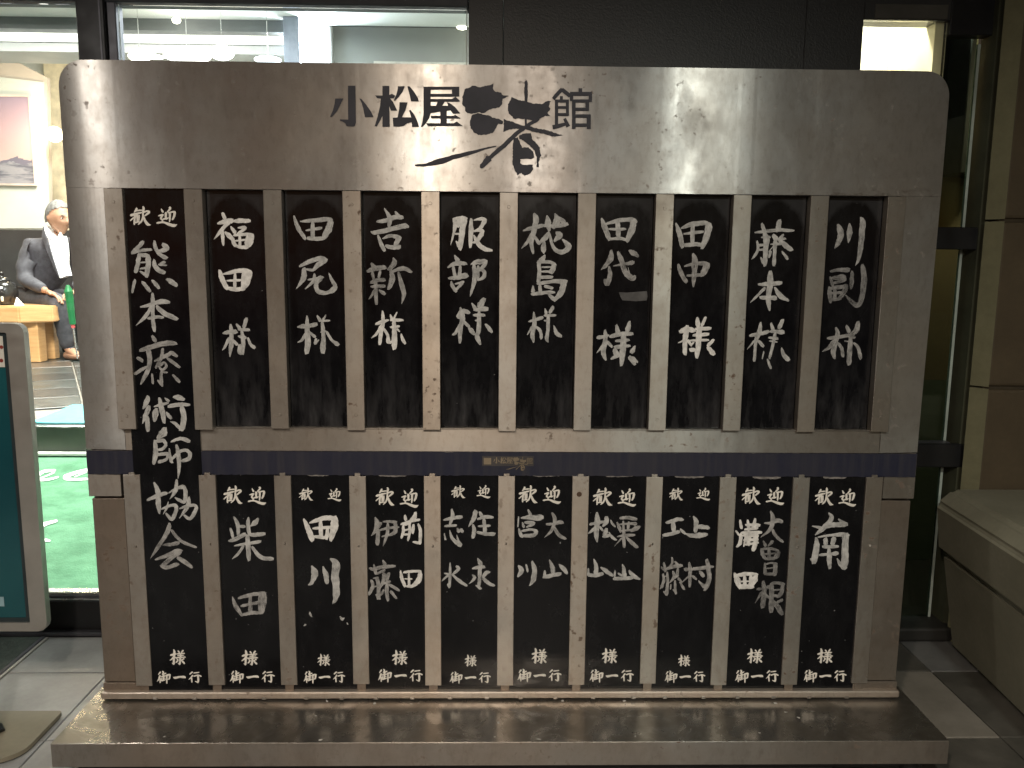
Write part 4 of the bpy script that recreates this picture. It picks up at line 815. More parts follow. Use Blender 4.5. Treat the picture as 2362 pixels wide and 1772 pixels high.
obj('panel_border', bm, mat('panel_border', (.020, .030, .034), .4), stand)
a, b = at(-60, 775, YS - .006), at(12, 847, YS - .006)
pp = obj('paper_note', B(a.x, b.x, YS - .0072, YS - .0062, b.z, a.z), mat('note_paper', (.62, .58, .52), .8, 0, .06, 9), stand)
for v in (801, 832):
    c = at(3, v, YS - .008); obj('red_mark', cyl(bmesh.new(), (c.x, YS - .0080, c.z), (c.x, YS - .0074, c.z), .0062, n=12), mat('red_print', (.22, .03, .02), .7), pp)
a, b = at(-14, 1377, YS - .006), at(10, 1399, YS - .006)
obj('corner_print', B(a.x, b.x, YS - .0056, YS - .0050, b.z, a.z), mat('pale_print', (.24, .36, .40), .6), stand)
m_foot = stone('foot_steel', (.20, .175, .125), (.27, .235, .17), .5, 6, .05)
def plan(x0, x1, y0, y1, r, q):          # rounded towards the front, nearly square at the back
    out = []
    for cx, cy, a0, rr_ in ((x1 - r, y0 + r, -90, r), (x1 - q, y1 - q, 0, q), (x0 + q, y1 - q, 90, q), (x0 + r, y0 + r, 180, r)):
        for k in range(7): a = R_(a0 + 15 * k); out.append((cx + rr_ * math.cos(a), cy + rr_ * math.sin(a)))
    return out
ft = plan(-2.44, -1.484, -.168, .112, .09, .012)
bm = prism(bmesh.new(), [Vector((x, z, .006)) for x, z in ft], (0, 0, .014)); obj('foot_plate', bm, m_foot, stand)
ft2 = plan(-2.435, -1.488, -.162, .108, .088, .012)
obj('rubber_base', prism(bmesh.new(), [Vector((x, z, .0005)) for x, z in ft2], (0, 0, .0052)), m_dark, stand)
c = atz(3, 1690, .02)
for px in (-1.622, -2.30):              # struts leaning back from the foot plate to the lower edge of the frame
    obj('post', cyl(bmesh.new(), (px, -.025, .0195), (px - .24, YS - .004, sz0 + .012), .0165, n=14), m_frame, stand)
    obj('post_collar', cyl(bmesh.new(), (px, -.025, .0195), (px - .014, -.014, .034), .024, n=16), m_frame, stand)

# dark mat in the paving by the door
mt = empty('door_mat', (-2.6, .5, 0), 'dark green-grey mat with metal edging at the glass door', 'door mat')
obj('mat_pile', B(-3.5, -1.865, .02, .69, .001, .009, .002), stone('mat_fibre', (.035, .048, .04), (.075, .09, .078), .9, 40, .8), mt)
obj('edge_strip', B(-1.8648, -1.848, .02, .69, .001, .011, .002), m_frame2, mt)
obj('edge_strip', B(-1.8478, -1.836, .02, .69, .001, .007, .001), m_alu, mt)
# ------------------------------------------------------------------ the lobby behind the glass
ZL, YE = .66, 1.77                     # raised lobby floor and the edge of its step
m_lw = mat('lobby_white', (.70, .71, .66), .75, 0, .06, 3); m_lc = mat('lobby_ceiling', (.60, .63, .60), .8, 0, .06, 3)
m_lb = mat('lobby_beam', (.13, .14, .14), .6, 0, .15, 4); m_lg = mat('lobby_grey', (.55, .56, .55), .6, 0, .06, 3); m_sof = mat('partition_beige', (.42, .355, .29), .75, 0, .10, 3)
zA = at(450, 44, 3.2).z; zB = at(450, 72, 3.2).z; zC = at(450, 106, 3.3).z; zD = at(450, 124, 3.25).z
XL0, XL1 = -6.2, .35
XBK = at(668, 100, 3.2).x
m_green = NT('green_carpet'); n_ = m_green.noise(7, 5, m_green.map((.8, 1.8, 1)), .7); n2_ = m_green.noise(150, 2)
m_green.set(Base_Color=m_green.mix(m_green.math('MULTIPLY', n2_, .5), m_green.ramp(n_, [(.38, (.050, .150, .075)), (.60, (.105, .26, .145))]), (.055, .155, .08)), Roughness=.9); m_green.bump(n2_, .5, .004); m_green = m_green.m
p0 = Vector((0, .83, at(150, 1378, .83).z)); p1 = Vector((0, YE - .01, at(150, 1047, YE - .01).z))
nr = Vector((0, p0.z - p1.z, p1.y - p0.y)).normalized()
bm = prism(bmesh.new(), [Vector((-3.6, p0.y, p0.z - .03)), Vector((-3.6, p1.y, p1.z - .03)), Vector((-3.6, p1.y, p0.z - .2)), Vector((-3.6, p0.y, p0.z - .2))], (3.75, 0, 0))
obj('entrance_ramp', bm, m_lg, kind='structure')
d = (p1 - p0)
def onr(u, v, lift=0.0): return atp(u, v, nr, p0) + nr * lift
bm = prism(bmesh.new(), [Vector((-3.4, p0.y + .004, p0.z)), Vector((-.3, p0.y + .004, p0.z)), Vector((-.3, p1.y, p1.z)), Vector((-3.4, p1.y, p1.z))], -nr * .026)
carpet = empty('welcome_carpet', (-1.8, 1.2, p0.z), 'bright green carpet with white script lettering inside the glass door', 'carpet')
obj('carpet_pile', bm, m_green, carpet)
obj('carpet_edge', B(-3.4, -.3, p1.y - .03, p1.y - .002, p1.z - .004, p1.z + .012, .002), mat('edge_white', (.8, .82, .74), .6), carpet)
m_let = mat('carpet_white', (.78, .82, .74), .85, 0, .08, 60)
def ramp_strokes(txt):
    bm = bmesh.new(); sc = 1106 / 260
    for i, st in enumerate(parse(txt)):
        q = spline(st, 6); rows = []
        for k, (x, y, wd) in enumerate(q):
            a, b = q[max(0, k - 1)], q[min(len(q) - 1, k + 1)]
            tx, ty = b[0] - a[0], b[1] - a[1]; l = math.hypot(tx, ty) or 1; e = .5 if k in (0, len(q) - 1) else 1
            ox, oy = -ty / l * wd / 2 * e, tx / l * wd / 2 * e
            rows.append([bm.verts.new(onr((x + s * ox) / sc, 1040 + (y + s * oy) / sc, .003 + i * .0004)) for s in (1, -1)])
        for a, b in zip(rows, rows[1:]): bm.faces.new((a[0], a[1], b[1], b[0]))
    return bm
obj('script_letter', ramp_strokes('550,195,20 440,205,28 375,245,36 350,290,26 480,285,20 578,258,16; 540,215,14 430,262,10 370,280,16'), m_let, carpet, recalc=False)
obj('script_letter', ramp_strokes('880,185,22 760,215,30 640,262,40 700,285,26 870,280,20; 860,210,10 730,262,8'), m_let, carpet, recalc=False)
obj('script_letter', ramp_strokes('565,690,22 480,712,30 410,740,50 395,790,26'), m_let, carpet, recalc=False)
obj('script_letter', ramp_strokes('495,888,20 440,880,26 360,885,24'), m_let, carpet, recalc=False)
# step, upper floor of slate tiles
step = obj('lobby_step', B(-3.6, XL1, YE, YE + .06, p1.z - .05, ZL - .012), mat('step_riser', (.055, .070, .048), .5, 0, .2, 8), kind='structure')
obj('step_nosing', B(-3.6, XL1, YE - .012, YE + .03, ZL - .0118, ZL - .002, .002), m_chrome, step)
fl = obj('lobby_floor', B(XL0, XL1, YE + .0605, 7.0, ZL - .06, ZL - .012), mat('slate_joint', (.17, .155, .13), .7), kind='structure')
sl = [stone('slate_grey', (.032, .036, .034), (.072, .076, .071), .34, 8, .5), stone('slate_dark', (.024, .026, .025), (.05, .052, .05), .32, 9, .5), stone('slate_brown', (.060, .048, .038), (.10, .08, .064), .36, 8, .5)]
mes = []
for m in sl:
    b_ = B(-.194, .194, -.194, .194, -.011, 0, .003); me = bpy.data.meshes.new('slate_tile'); b_.to_mesh(me); b_.free(); me.materials.append(m); mes.append(me)
ang = R_(28); rng = random.Random(4)
for i in range(-9, 10):
    for j in range(-2, 16):
        x = -2.9 + (i * math.cos(ang) - j * math.sin(ang)) * .4; y = 1.9 + (i * math.sin(ang) + j * math.cos(ang)) * .4
        if -4.7 < x < -1.0 and YE + .34 < y < 6.2:
            o = bpy.data.objects.new('slate_tile', mes[rng.choice([0, 0, 1, 2])]); o.location = (x, y, ZL + rng.uniform(-.001, .001)); o.rotation_euler = (0, 0, ang); link(o, fl)
c = [atz(u, v, ZL + .006) for u, v in ((70, 988), (71, 974), (168, 933.5), (330, 933.5), (400, 988))]
for q in c:
    if q.y < YE + .04: q.y = YE + .035
cm = obj('cyan_mat', prism(bmesh.new(), [Vector((q.x, q.y, ZL + .001)) for q in c], (0, 0, .006)), mat('cyan_rubber', (.075, .33, .35), .6, 0, .04, 5), None, label='pale cyan floor mat on the slate lobby floor', cat='floor mat')
# room shell
obj('lobby_wall', B(XL0, XL1, 6.9, 7.0, ZL - .05, 3.9), m_lw, kind='structure')
obj('lobby_wall', B(XL0 - .1, XL0 - .002, .9, 7.0, 0, 3.9), m_lw, kind='structure')
obj('lobby_wall', B(XL1 + .002, XL1 + .1, .90, 7.0, 0, 3.9), m_lw, kind='structure')
obj('lobby_ceiling', B(XL0, XL1, .82, 3.30, zA, zA + .05), m_lc, kind='structure')
obj('lobby_ceiling', B(XL0, XL1, 3.301, 7.0, 3.85, 3.9), m_lc, kind='structure')
obj('ramp_side_wall', B(-3.75, -3.62, .85, YE, -.1, ZL), m_lw, kind='structure')
bk = empty('ceiling_bulkhead', (-2.5, 3.25, zD), 'dark and pale stepped bulkhead across the lobby ceiling', 'bulkhead')
obj('dark_fascia', B(XL0, XBK, 3.2, 3.299, zB, zA - .001), m_lb, bk)
obj('lower_beam', B(XL0, XBK, 3.25, 3.6, zD, zC), m_lg, bk)
obj('shadow_gap', B(XL0, XBK, 3.245, 3.2495, zC - .006, zC), m_lb, bk)
cv = empty('cove_light', (-2.5, 3.3, zC), 'long glowing cove light between the bulkhead steps in the lobby', 'light')
obj('diffuser', B(XL0, XBK, 3.34, 3.36, zC + .001, zB + .03), emit('cove_glow', (1, 1, .90), 3.0), cv)
# partition with a sloping top, picture, wall lamp
YPt = 6.0
pt = empty('partition_wall', (-4.0, YPt, ZL), 'beige partition wall with a sloping top and dark lower half behind the seated man', 'wall')
tp = [at(-150, 66, YPt), at(0, 123, YPt), at(108, 179, YPt), at(116, 528, YPt), at(-150, 528, YPt)]
obj('upper_panel', prism(bmesh.new(), tp, (0, .06, 0)), m_sof, pt)
tp = [at(-150, 160, YPt - .015), at(100, 190, YPt - .015), at(110, 430, YPt - .015), at(116, 527, YPt - .015), at(-150, 527, YPt - .015)]
obj('plaster_face', prism(bmesh.new(), tp, (0, .014, 0)), mat('plaster_pale', (.52, .53, .47), .8, 0, .06, 3), pt)
a = at(-150, 529, YPt); b = at(330, 529, YPt)
obj('dark_dado', B(a.x, b.x, YPt - .03, YPt + .06, ZL, a.z), mat('dado_black', (.022, .023, .024), .45), pt)
a, b = at(116, 300, 6.6), at(160, 300, 6.6)
def picture_mat():
    s = NT('picture_print'); p = s.sep(); z = s.math('DIVIDE', s.math('SUBTRACT', p[2], PZ0), PZ1 - PZ0)
    n = s.noise(3.5, 4, s.map((1, 1, 5)), .6); n2 = s.noise(7, 3, s.map((1, 1, 2.4)), .6)
    skyc = s.ramp(z, [(.30, (.46, .33, .31)), (.62, (.43, .29, .31)), (1.0, (.28, .21, .27))])
    sea = s.ramp(n, [(.42, (.11, .11, .14)), (.55, (.26, .25, .275))])
    lim = s.math('ADD', .26, s.math('MULTIPLY', s.math('SUBTRACT', n2, .5), .30))
    isl = s.math('LESS_THAN', z, lim)
    c = s.mix(isl, skyc, sea)
    near = s.math('LESS_THAN', s.math('ABSOLUTE', s.math('SUBTRACT', z, lim)), .035)
    c = s.mix(near, c, (.14, .13, .17))
    s.set(Base_Color=c, Roughness=.18); return s.m
a, b = at(-110, 222, YPt - .04), at(80, 424, YPt - .04); PZ0, PZ1 = b.z, a.z
pic = empty('wall_picture', ((a.x + b.x) / 2, YPt - .04, b.z), 'pink and grey seascape picture on the pale partition', 'picture')
obj('print', B(a.x, b.x, YPt - .040, YPt - .030, b.z, a.z), picture_mat(), pic)
bm = bmesh.new(); o_ = [(a.x - .02, b.z - .02), (b.x + .02, b.z - .02), (b.x + .02, a.z + .02), (a.x - .02, a.z + .02)]; i_ = [(a.x - .0005, b.z - .0005), (b.x + .0005, b.z - .0005), (b.x + .0005, a.z + .0005), (a.x - .0005, a.z + .0005)]
obj('picture_frame', ringframe(bm, o_, i_, YPt - .048, YPt - .028), mat('frame_pink', (.55, .45, .40), .5), pic)
wl = at(126, 310, 5.8)
wlt = empty('wall_lamp', wl, 'glowing warm wall lamp beside the partition end', 'lamp')
bm = bmesh.new(); bmesh.ops.create_uvsphere(bm, u_segments=20, v_segments=12, radius=.075, matrix=Matrix.Translation(wl)); obj('shade', bm, emit('warm_globe', (1, .84, .55), 9), wlt, smooth=True)
obj('bracket', B(wl.x - .012, wl.x + .012, wl.y + .07, 6.899, wl.z - .012, wl.z + .012), m_chrome, wlt)
lamp('wall_lamp_light', 'POINT', wl + Vector((0, -.12, 0)), 30, (1, .80, .55), .08)
# warm pilaster behind the lamp
a, b = at(110, 300, 6.7), at(150, 300, 6.7)
obj('pilaster', B(a.x, b.x + .6, 6.7, 6.899, ZL, 3.84, .004), mat('pilaster_cream', (.72, .62, .44), .7), None, label='cream pilaster lit by the warm wall lamp', cat='pilaster')
# ceiling lights seen over the board
def ceil_light(u, v, y, w_, h_, col, st, lab):
    c = at(u, v, y); t = empty('ceiling_light', c, lab, 'ceiling light', 'lobby ceiling lights over the board')
    bm = bmesh.new(); bmesh.ops.create_uvsphere(bm, u_segments=20, v_segments=10, radius=1, matrix=Matrix.Translation(c) @ Matrix.Diagonal((w_, w_ * .8, h_, 1)))
    obj('globe', bm, emit('globe_glow', col, st * 1.4), t, smooth=True)
    obj('stem', cyl(bmesh.new(), c + Vector((0, 0, h_ * .8)), Vector((c.x, c.y, (zA if y < 3.3 else 3.85) - .001)), .0022, n=6), m_chrome, t)
ceil_light(407, 47, 3.05, .026, .020, (1, .95, .8), 14, 'tiny bright spotlight under the lobby ceiling above the board')
ceil_light(322, 130, 3.0, .07, .036, (1, .92, .72), 6, 'warm oval ceiling light near the door post')
ceil_light(432, 130, 3.0, .145, .036, (1, .97, .92), 6, 'broad white ceiling light in the middle of the transom')
ceil_light(512, 122, 2.9, .075, .045, (1, .98, .95), 6, 'round white ceiling light next to the broad one')
ceil_light(618, 138, 3.0, .085, .020, (.80, .92, 1), 5, 'flat bluish ceiling light beside the grey lobby post')
# grey post, glowing panel, pale wall at the right of the transom
a, b = at(654, 100, 3.1), at(690, 100, 3.1)
obj('lobby_post', B(a.x, b.x, 3.1, 3.18, ZL, zA - .001, .004), mat('post_bluegrey', (.27, .30, .36), .5), None, label='blue-grey square post beside the glowing light panel in the lobby', cat='post')
a, b = at(690, 62, 3.4), at(762, 160, 3.4)
lp = empty('light_panel', ((a.x + b.x) / 2, 3.4, b.z), 'square glowing blue-white light panel behind the transom glass', 'light panel')
obj('panel_face', B(a.x + .004, b.x, 3.390, 3.40, b.z - .7, a.z), emit('panel_glow', (.86, .93, 1), 4.0), lp)
obj('panel_case', B(a.x - .008, b.x + .012, 3.4005, 3.46, b.z - .712, a.z + .012), m_lg, lp)
lamp('panel_light', 'AREA', ((a.x + b.x) / 2, 3.3, (a.z + b.z) / 2), 30, (.80, .90, 1), .3, (R_(90), 0, R_(180)))
a = at(690, 100, 3.5)
obj('lobby_screen_wall', B(a.x - .1, XL1, 3.5, 3.58, ZL, zA + .4), mat('screen_grey', (.40, .41, .385), .6, 0, .05, 3), None, label='pale grey inner wall seen through the upper window beside the light panel', cat='wall')
a, b = at(700, 48, 3.48), at(1035, 57, 3.48)
obj('wall_trim', B(a.x, XL1 - .1, 3.47, 3.4985, at(860, 61, 3.48).z, at(860, 52, 3.48).z), m_lb, bpy.data.objects['lobby_screen_wall'])
a, b = at(860, 138, 3.4), at(1150, 147, 3.4)
obj('wall_ledge', B(a.x, XL1 - .05, 3.44, 3.4985, b.z, a.z), mat('ledge_pale', (.6, .58, .52), .6), bpy.data.objects['lobby_screen_wall'])
ceil_light(1066, 64, 3.3, .035, .012, (1, .95, .78), 10, 'small flat bright light at the end of the transom window')
# lobby lighting (from the ceiling fittings)
lamp('lobby_light', 'AREA', (-2.9, 1.75, zA - .04), 300, (1, .985, .93), 1.3)
lamp('lobby_light', 'AREA', (-3.0, 4.35, 3.80), 330, (1, .975, .90), 1.3)
lamp('lobby_light', 'AREA', (-.9, 1.75, zA - .04), 80, (.93, .97, 1), .9)

# ------------------------------------------------------------------ table with black jar
YT = 4.25
m_wood = NT('orange_wood'); m_wood.set(Base_Color=m_wood.ramp(m_wood.noise(3, 4, m_wood.map((1.5, 1.5, 16)), .6), [(.3, (.54, .29, .115)), (.7, (.70, .42, .19))]), Roughness=.35); m_wood = m_wood.m
tc = at(105, 712, YT); zt_ = at(60, 707, YT).z
tbl = empty('low_table', (tc.x - .5, YT + .3, ZL), 'thick orange wooden low table beside the seated man', 'table')
h0 = at(60, 745, YT).z
bm = prism(bmesh.new(), [Vector((tc.x - 1.3, YT + .04, h0)), Vector((at(48, 745, YT).x, YT - .02, h0)), Vector((tc.x, YT + .10, h0)), Vector((tc.x + .02, YT + .42, h0)), Vector((tc.x - 1.3, YT + .6, h0))], (0, 0, zt_ - h0))
bmesh.ops.bevel(bm, geom=list(bm.edges), offset=.01, segments=2, affect='EDGES'); obj('table_top', bm, m_wood, tbl)
l0, l1 = at(54, 780, YT + .08), at(88, 780, YT + .08)
obj('leg', B(l0.x, l1.x, YT + .08, YT + .20, ZL + .001, h0 + .004, .006), m_wood, tbl)
obj('leg', B(l0.x - 1.05, l1.x - 1.05, YT + .12, YT + .24, ZL + .001, h0 + .004, .006), m_wood, tbl)
obj('leg', B(l0.x, l1.x, YT + .32, YT + .40, ZL + .001, h0 + .004, .006), m_wood, tbl)
jc = at(8, 706, YT + .2); jz = zt_ + .001; s_ = (jc - CAM).y / FPX
jar = empty('black_jar', (jc.x, YT + .2, jz), 'glossy black lidded jar with a small pale mark standing on the orange table', 'jar')
m_jar = mat('black_glaze', (.018, .018, .017), .12, 0, .3, 6)
bm = bmesh.new(); lathe(bm, [(.085, 0), (.11, .015), (.118, .09), (.112, .15), (.09, .185), (.055, .195)], 28, (jc.x, YT + .2, jz)); obj('jar_body', bm, m_jar, jar, smooth=True)
bm = bmesh.new(); lathe(bm, [(.066, .190), (.070, .203), (.045, .222), (.016, .230), (.018, .245), (.026, .258), (.018, .270), (.004, .273)], 20, (jc.x, YT + .2, jz)); obj('jar_lid', bm, m_jar, jar, smooth=True)
mk = at(5, 690, YT + .08); obj('pale_mark', B(mk.x - .008, mk.x + .010, YT + .070, YT + .086, mk.z - .02, mk.z + .02, .004), mat('mark_cream', (.6, .58, .48), .5), jar)
cc = at(46, 703, YT + .15)
cup = empty('paper_card', (cc.x, YT + .15, zt_ + .001), 'small folded white card on the table between the jar and the man', 'card')
obj('card_face', prism(bmesh.new(), [Vector((cc.x - .03, YT + .12, zt_ + .001)), Vector((cc.x + .035, YT + .14, zt_ + .001)), Vector((cc.x - .025, YT + .15, zt_ + .065))], (.0, .012, .0)), mat('card_white', (.75, .72, .68), .8), cup)

# ------------------------------------------------------------------ seated man
YM = 4.84
def J(u, v, y): return at(u, v, y)
def skin_mesh(name, verts, edges, root=0, sub=2):
    me = bpy.data.meshes.new(name); me.from_pydata([v[:3] for v in verts], edges, [])
    o = bpy.data.objects.new(name, me); COL.objects.link(o)
    o.modifiers.new('skin', 'SKIN'); sb = o.modifiers.new('sub', 'SUBSURF'); sb.levels = sub; sb.render_levels = sub
    for i, v in enumerate(verts):
        sv = me.skin_vertices[0].data[i]; r = v[3]; sv.radius = r if isinstance(r, tuple) else (r, r); sv.use_root = (i == root)
    bpy.context.view_layer.update(); dg = bpy.context.evaluated_depsgraph_get()
    bm = bmesh.new(); bm.from_mesh(bpy.data.meshes.new_from_object(o.evaluated_get(dg)))
    bpy.data.objects.remove(o); return bm
def chain(segs):
    verts, edges, idx = [], [], {}
    for name, p, r, par in segs:
        idx[name] = len(verts); verts.append((p.x, p.y, p.z, r))
        if par: edges.append((idx[par], idx[name]))
    return verts, edges
m_skin = mat('skin', (.37, .20, .125), .5, 0, .10, 20); m_suit = mat('dark_suit', (.060, .060, .070), .8, 0, .25, 30); m_shirt = mat('white_shirt', (.80, .80, .80), .7, 0, .03, 20)
m_hair = mat('grey_hair', (.13, .125, .12), .7, 0, .5, 45); m_shoe = mat('tan_shoe', (.30, .16, .10), .4)
hip = J(88, 705, YM + .10); hip.z = ZL + .50
chest = J(112, 600, YM + .02); neckb = J(126, 552, YM - .02); head = J(135, 503, YM - .05)
shR = J(62, 566, YM - .06); shL = J(176, 566, YM + .12)
elR = J(56, 645, YM - .16); wrR = J(108, 672, YM - .36); elL = J(190, 640, YM + .02); wrL = J(176, 672, YM - .22)
hipR = hip + Vector((-.06, -.06, -.01)); hipL = hip + Vector((.13, .04, -.01))
knR = J(136, 694, YM - .36); anR = J(158, 812, YM - .28); knL = J(192, 694, YM - .18); anL = J(196, 812, YM - .12)
anR.z = max(anR.z, ZL + .09); anL.z = ZL + .09
man = empty('person', (hip.x, hip.y, ZL), 'grey-haired man in a dark suit and white open-collar shirt sitting in the lobby', 'person')
# body: one surface from the feet to the neck, with head and hands grown on
fwd = Vector((.80, -.60, 0)).normalized(); side = Vector((-fwd.y, fwd.x, 0))
segs = [('hip', hip, (.12, .10), None), ('belly', hip.lerp(chest, .5), (.115, .095), 'hip'), ('chest', chest, (.115, .09), 'belly'), ('neckb', neckb, .060, 'chest'), ('neck', neckb.lerp(head, .42), .058, 'neckb'),
        ('shR', shR.lerp(chest, .15), .026, 'chest'), ('mR', shR.lerp(elR, .5), .026, 'shR'), ('elR', elR, .030, 'mR'), ('wrR', wrR, .030, 'elR'), ('shL', shL, .026, 'chest'), ('elL', elL, .030, 'shL'), ('wrL', wrL, .030, 'elL'),
        ('hR', hipR, .09, 'hip'), ('kR', knR, .060, 'hR'), ('aR', anR, .040, 'kR'), ('fR', anR + fwd * .16 + Vector((0, 0, -.055)), .034, 'aR'),
        ('hL', hipL, .09, 'hip'), ('kL', knL, .060, 'hL'), ('aL', anL, .040, 'kL'), ('fL', anL + fwd * .16 + Vector((0, 0, -.055)), .034, 'aL')]
bm = skin_mesh('body', *chain(segs))
# head: shaped from a sphere: skull, jaw, brow, nose, lips, chin, ears
hb = bmesh.new(); bmesh.ops.create_uvsphere(hb, u_segments=40, v_segments=30, radius=1)
def sm(a, b, x): t = max(0, min(1, (x - a) / (b - a))); return t * t * (3 - 2 * t)
def bmpf(x, c, w_): return math.exp(-((x - c) / w_) ** 2)
for v in hb.verts:
    X, Y, Z = v.co                     # X side, Y forward, Z up
    x, y, z = X * .080, Y * .100, Z * .128
    low = sm(.1, -1, Z)
    x *= 1 - .34 * low; y = y * (1 - .12 * low) + (.012 * low if Y > 0 else .035 * low)
    if Y > 0:
        f = Y
        y += .034 * bmpf(X, 0, .17) * bmpf(Z, -.20, .13) * f + .018 * bmpf(X, 0, .13) * bmpf(Z, -.02, .2) * f
        y += .008 * bmpf(Z, .17, .10) * f * (1 - .3 * bmpf(X, 0, .1))
        y -= .013 * (bmpf(X, .36, .15) + bmpf(X, -.36, .15)) * bmpf(Z, .03, .10) * f
        y += .010 * bmpf(X, 0, .28) * bmpf(Z, -.47, .055) * f + .009 * bmpf(X, 0, .25) * bmpf(Z, -.58, .05) * f - .006 * bmpf(X, 0, .3) * bmpf(Z, -.525, .022) * f
        y += .014 * bmpf(X, 0, .3) * bmpf(Z, -.86, .14) * f
        y += .006 * (bmpf(X, .5, .2) + bmpf(X, -.5, .2)) * bmpf(Z, -.2, .18) * f
    x += .016 * math.copysign(1, X) * bmpf(abs(X), .98, .10) * bmpf(Z, -.08, .2) * bmpf(Y, -.05, .16)
    v.co = (x, y, z)
ry = math.atan2(fwd.y, fwd.x) - math.pi / 2
HM = Matrix.Translation(head) @ Matrix.Rotation(ry + R_(8), 4, 'Z') @ Matrix.Rotation(R_(-6), 4, 'X') @ Matrix.Scale(1.13, 4)
hb.transform(HM); me = bpy.data.meshes.new('t'); hb.to_mesh(me); bm.from_mesh(me); bpy.data.meshes.remove(me); hb.free()
# hands: palm and five bent fingers each
def hand(wr, tow, down, flip):
    tow = tow.normalized(); sd = tow.cross(down).normalized() * flip
    pal = wr + tow * .055
    seg = [('w', wr, (.026, .022), None), ('p', pal, (.036, .016), 'w'), ('p2', pal + tow * .03, (.034, .014), 'p')]
    out = [skin_mesh('hand', *chain(seg))]
    for k, (off, ln) in enumerate(((-.030, .066), (-.010, .078), (.010, .074), (.029, .060))):
        b0 = pal + tow * .028 + sd * off; b1 = b0 + tow * ln * .5 + down * .006 + sd * off * .15; b2 = b1 + tow * ln * .32 + down * .020; b3 = b2 + tow * ln * .2 + down * .022
        out.append(skin_mesh('finger', *chain([('a', b0 - tow * .02, .010, None), ('b', b1, .0095, 'a'), ('c', b2, .0085, 'b'), ('d', b3, .0075, 'c')])))
    t0 = wr + tow * .025 - sd * .026; t1 = t0 + tow * .03 - sd * .026 + down * .006; t2 = t1 + tow * .03 - sd * .006 + down * .008
    out.append(skin_mesh('thumb', *chain([('a', t0 + sd * .01, .013, None), ('b', t1, .0105, 'a'), ('c', t2, .0085, 'b')])))
    for b in out:
        me = bpy.data.meshes.new('t'); b.to_mesh(me); bm.from_mesh(me); bpy.data.meshes.remove(me); b.free()
hand(wrR, (knR - wrR) * .5 + Vector((.10, -.03, -.02)), Vector((0, -.35, -1)).normalized(), 1)
hand(wrL, Vector((-.02, -.12, -.02)), Vector((0, -.2, -1)).normalized(), -1)
for f in bm.faces:                   # under the clothes the surface takes the cloth's colour
    c = f.calc_center_median()
    if ZL + .10 < c.z < neckb.z - .035 and min((c - wrR).length, (c - wrL).length) > .03 and not any((c - w_ - t_ * .08).length < .125 for w_, t_ in ((wrR, (knR - wrR).normalized()), (wrL, Vector((-.1, -.9, -.1))))): f.material_index = 1
obj('body', bm, [m_skin, m_suit], man, smooth=True)
# eyes and brows
eb = bmesh.new(); ib = bmesh.new(); br = bmesh.new()
for s in (-1, 1):
    bmesh.ops.create_uvsphere(eb, u_segments=12, v_segments=8, radius=.0115, matrix=HM @ Matrix.Translation((s * .029, .0795, .004)) @ Matrix.Diagonal((1.1, 1, .62, 1)))
    bmesh.ops.create_uvsphere(ib, u_segments=10, v_segments=8, radius=.0062, matrix=HM @ Matrix.Translation((s * .029, .0868, .003)) @ Matrix.Diagonal((1, 1, .8, 1)))
    box(br, -.017, .017, -.004, .004, -.0035, .0035, .003); bmesh.ops.transform(br, matrix=HM @ Matrix.Translation((s * .031, .098, .026)) @ Matrix.Rotation(R_(s * -10), 4, 'Y'), verts=br.verts[-24:] if False else [v for v in br.verts if v.co.length < .03])
obj('eye', eb, mat('eye_white', (.6, .57, .52), .3), man, smooth=True); obj('iris', ib, mat('eye_dark', (.02, .014, .01), .2), man, smooth=True)
obj('eyebrow', br, mat('brow_grey', (.10, .09, .085), .8), man)
# hair: cap following the skull, thin on top
hb = bmesh.new(); bmesh.ops.create_uvsphere(hb, u_segments=48, v_segments=32, radius=1)
rr = random.Random(9)
dele = []
for v in hb.verts:
    X, Y, Z = v.co
    line = -.30 if Y < -.05 else .22 + .5 * max(0, Y) - (.45 * max(0, .35 - Y) if abs(X) > .6 else 0)
    if Z < line: dele.append(v)
    j = rr.uniform(.985, 1.03)
    v.co = (X * .0845 * j, Y * .1055 * j - .001, Z * .134 * j)
bmesh.ops.delete(hb, geom=dele, context='VERTS'); hb.transform(HM); obj('hair', hb, m_hair, man, smooth=True)
# clothes follow the body
cl = [('hip', hip + Vector((0, 0, .03)), (.155, .135), None), ('belly', hip.lerp(chest, .5), (.16, .14), 'hip'), ('chest', chest + Vector((0, 0, .01)), (.165, .135), 'belly'), ('top', chest.lerp(neckb, .60), (.115, .10), 'chest'),
      ('shR', shR.lerp(chest, .12), .098, 'chest'), ('mR', shR.lerp(elR, .5), .078, 'shR'), ('elR', elR, .066, 'mR'), ('wrR', elR.lerp(wrR, .88), .049, 'elR'),
      ('shL', shL.lerp(chest, .08), .095, 'chest'), ('elL', elL, .064, 'shL'), ('wrL', elL.lerp(wrL, .88), .049, 'elL')]
jb = skin_mesh('jacket', *chain(cl))
for v in jb.verts:                     # folds at elbow and waist
    v.co += Vector((math.sin(v.co.z * 60 + v.co.x * 20), math.sin(v.co.z * 47), 0)) * .0035
obj('jacket', jb, m_suit, man, smooth=True)
tr = [('hip', hip, (.145, .12), None), ('hR', hipR, .105, 'hip'), ('kR', knR, .082, 'hR'), ('sR', knR.lerp(anR, .5), .072, 'kR'), ('aR', anR + Vector((0, 0, -.01)), .060, 'sR'), ('hL', hipL, .105, 'hip'), ('kL', knL, .080, 'hL'), ('aL', anL, .060, 'kL')]
tbm = skin_mesh('trousers', *chain(tr))
for v in tbm.verts: v.co += Vector((math.sin(v.co.z * 70), 0, math.sin(v.co.x * 60))) * .003
obj('trousers', tbm, m_suit, man, smooth=True)
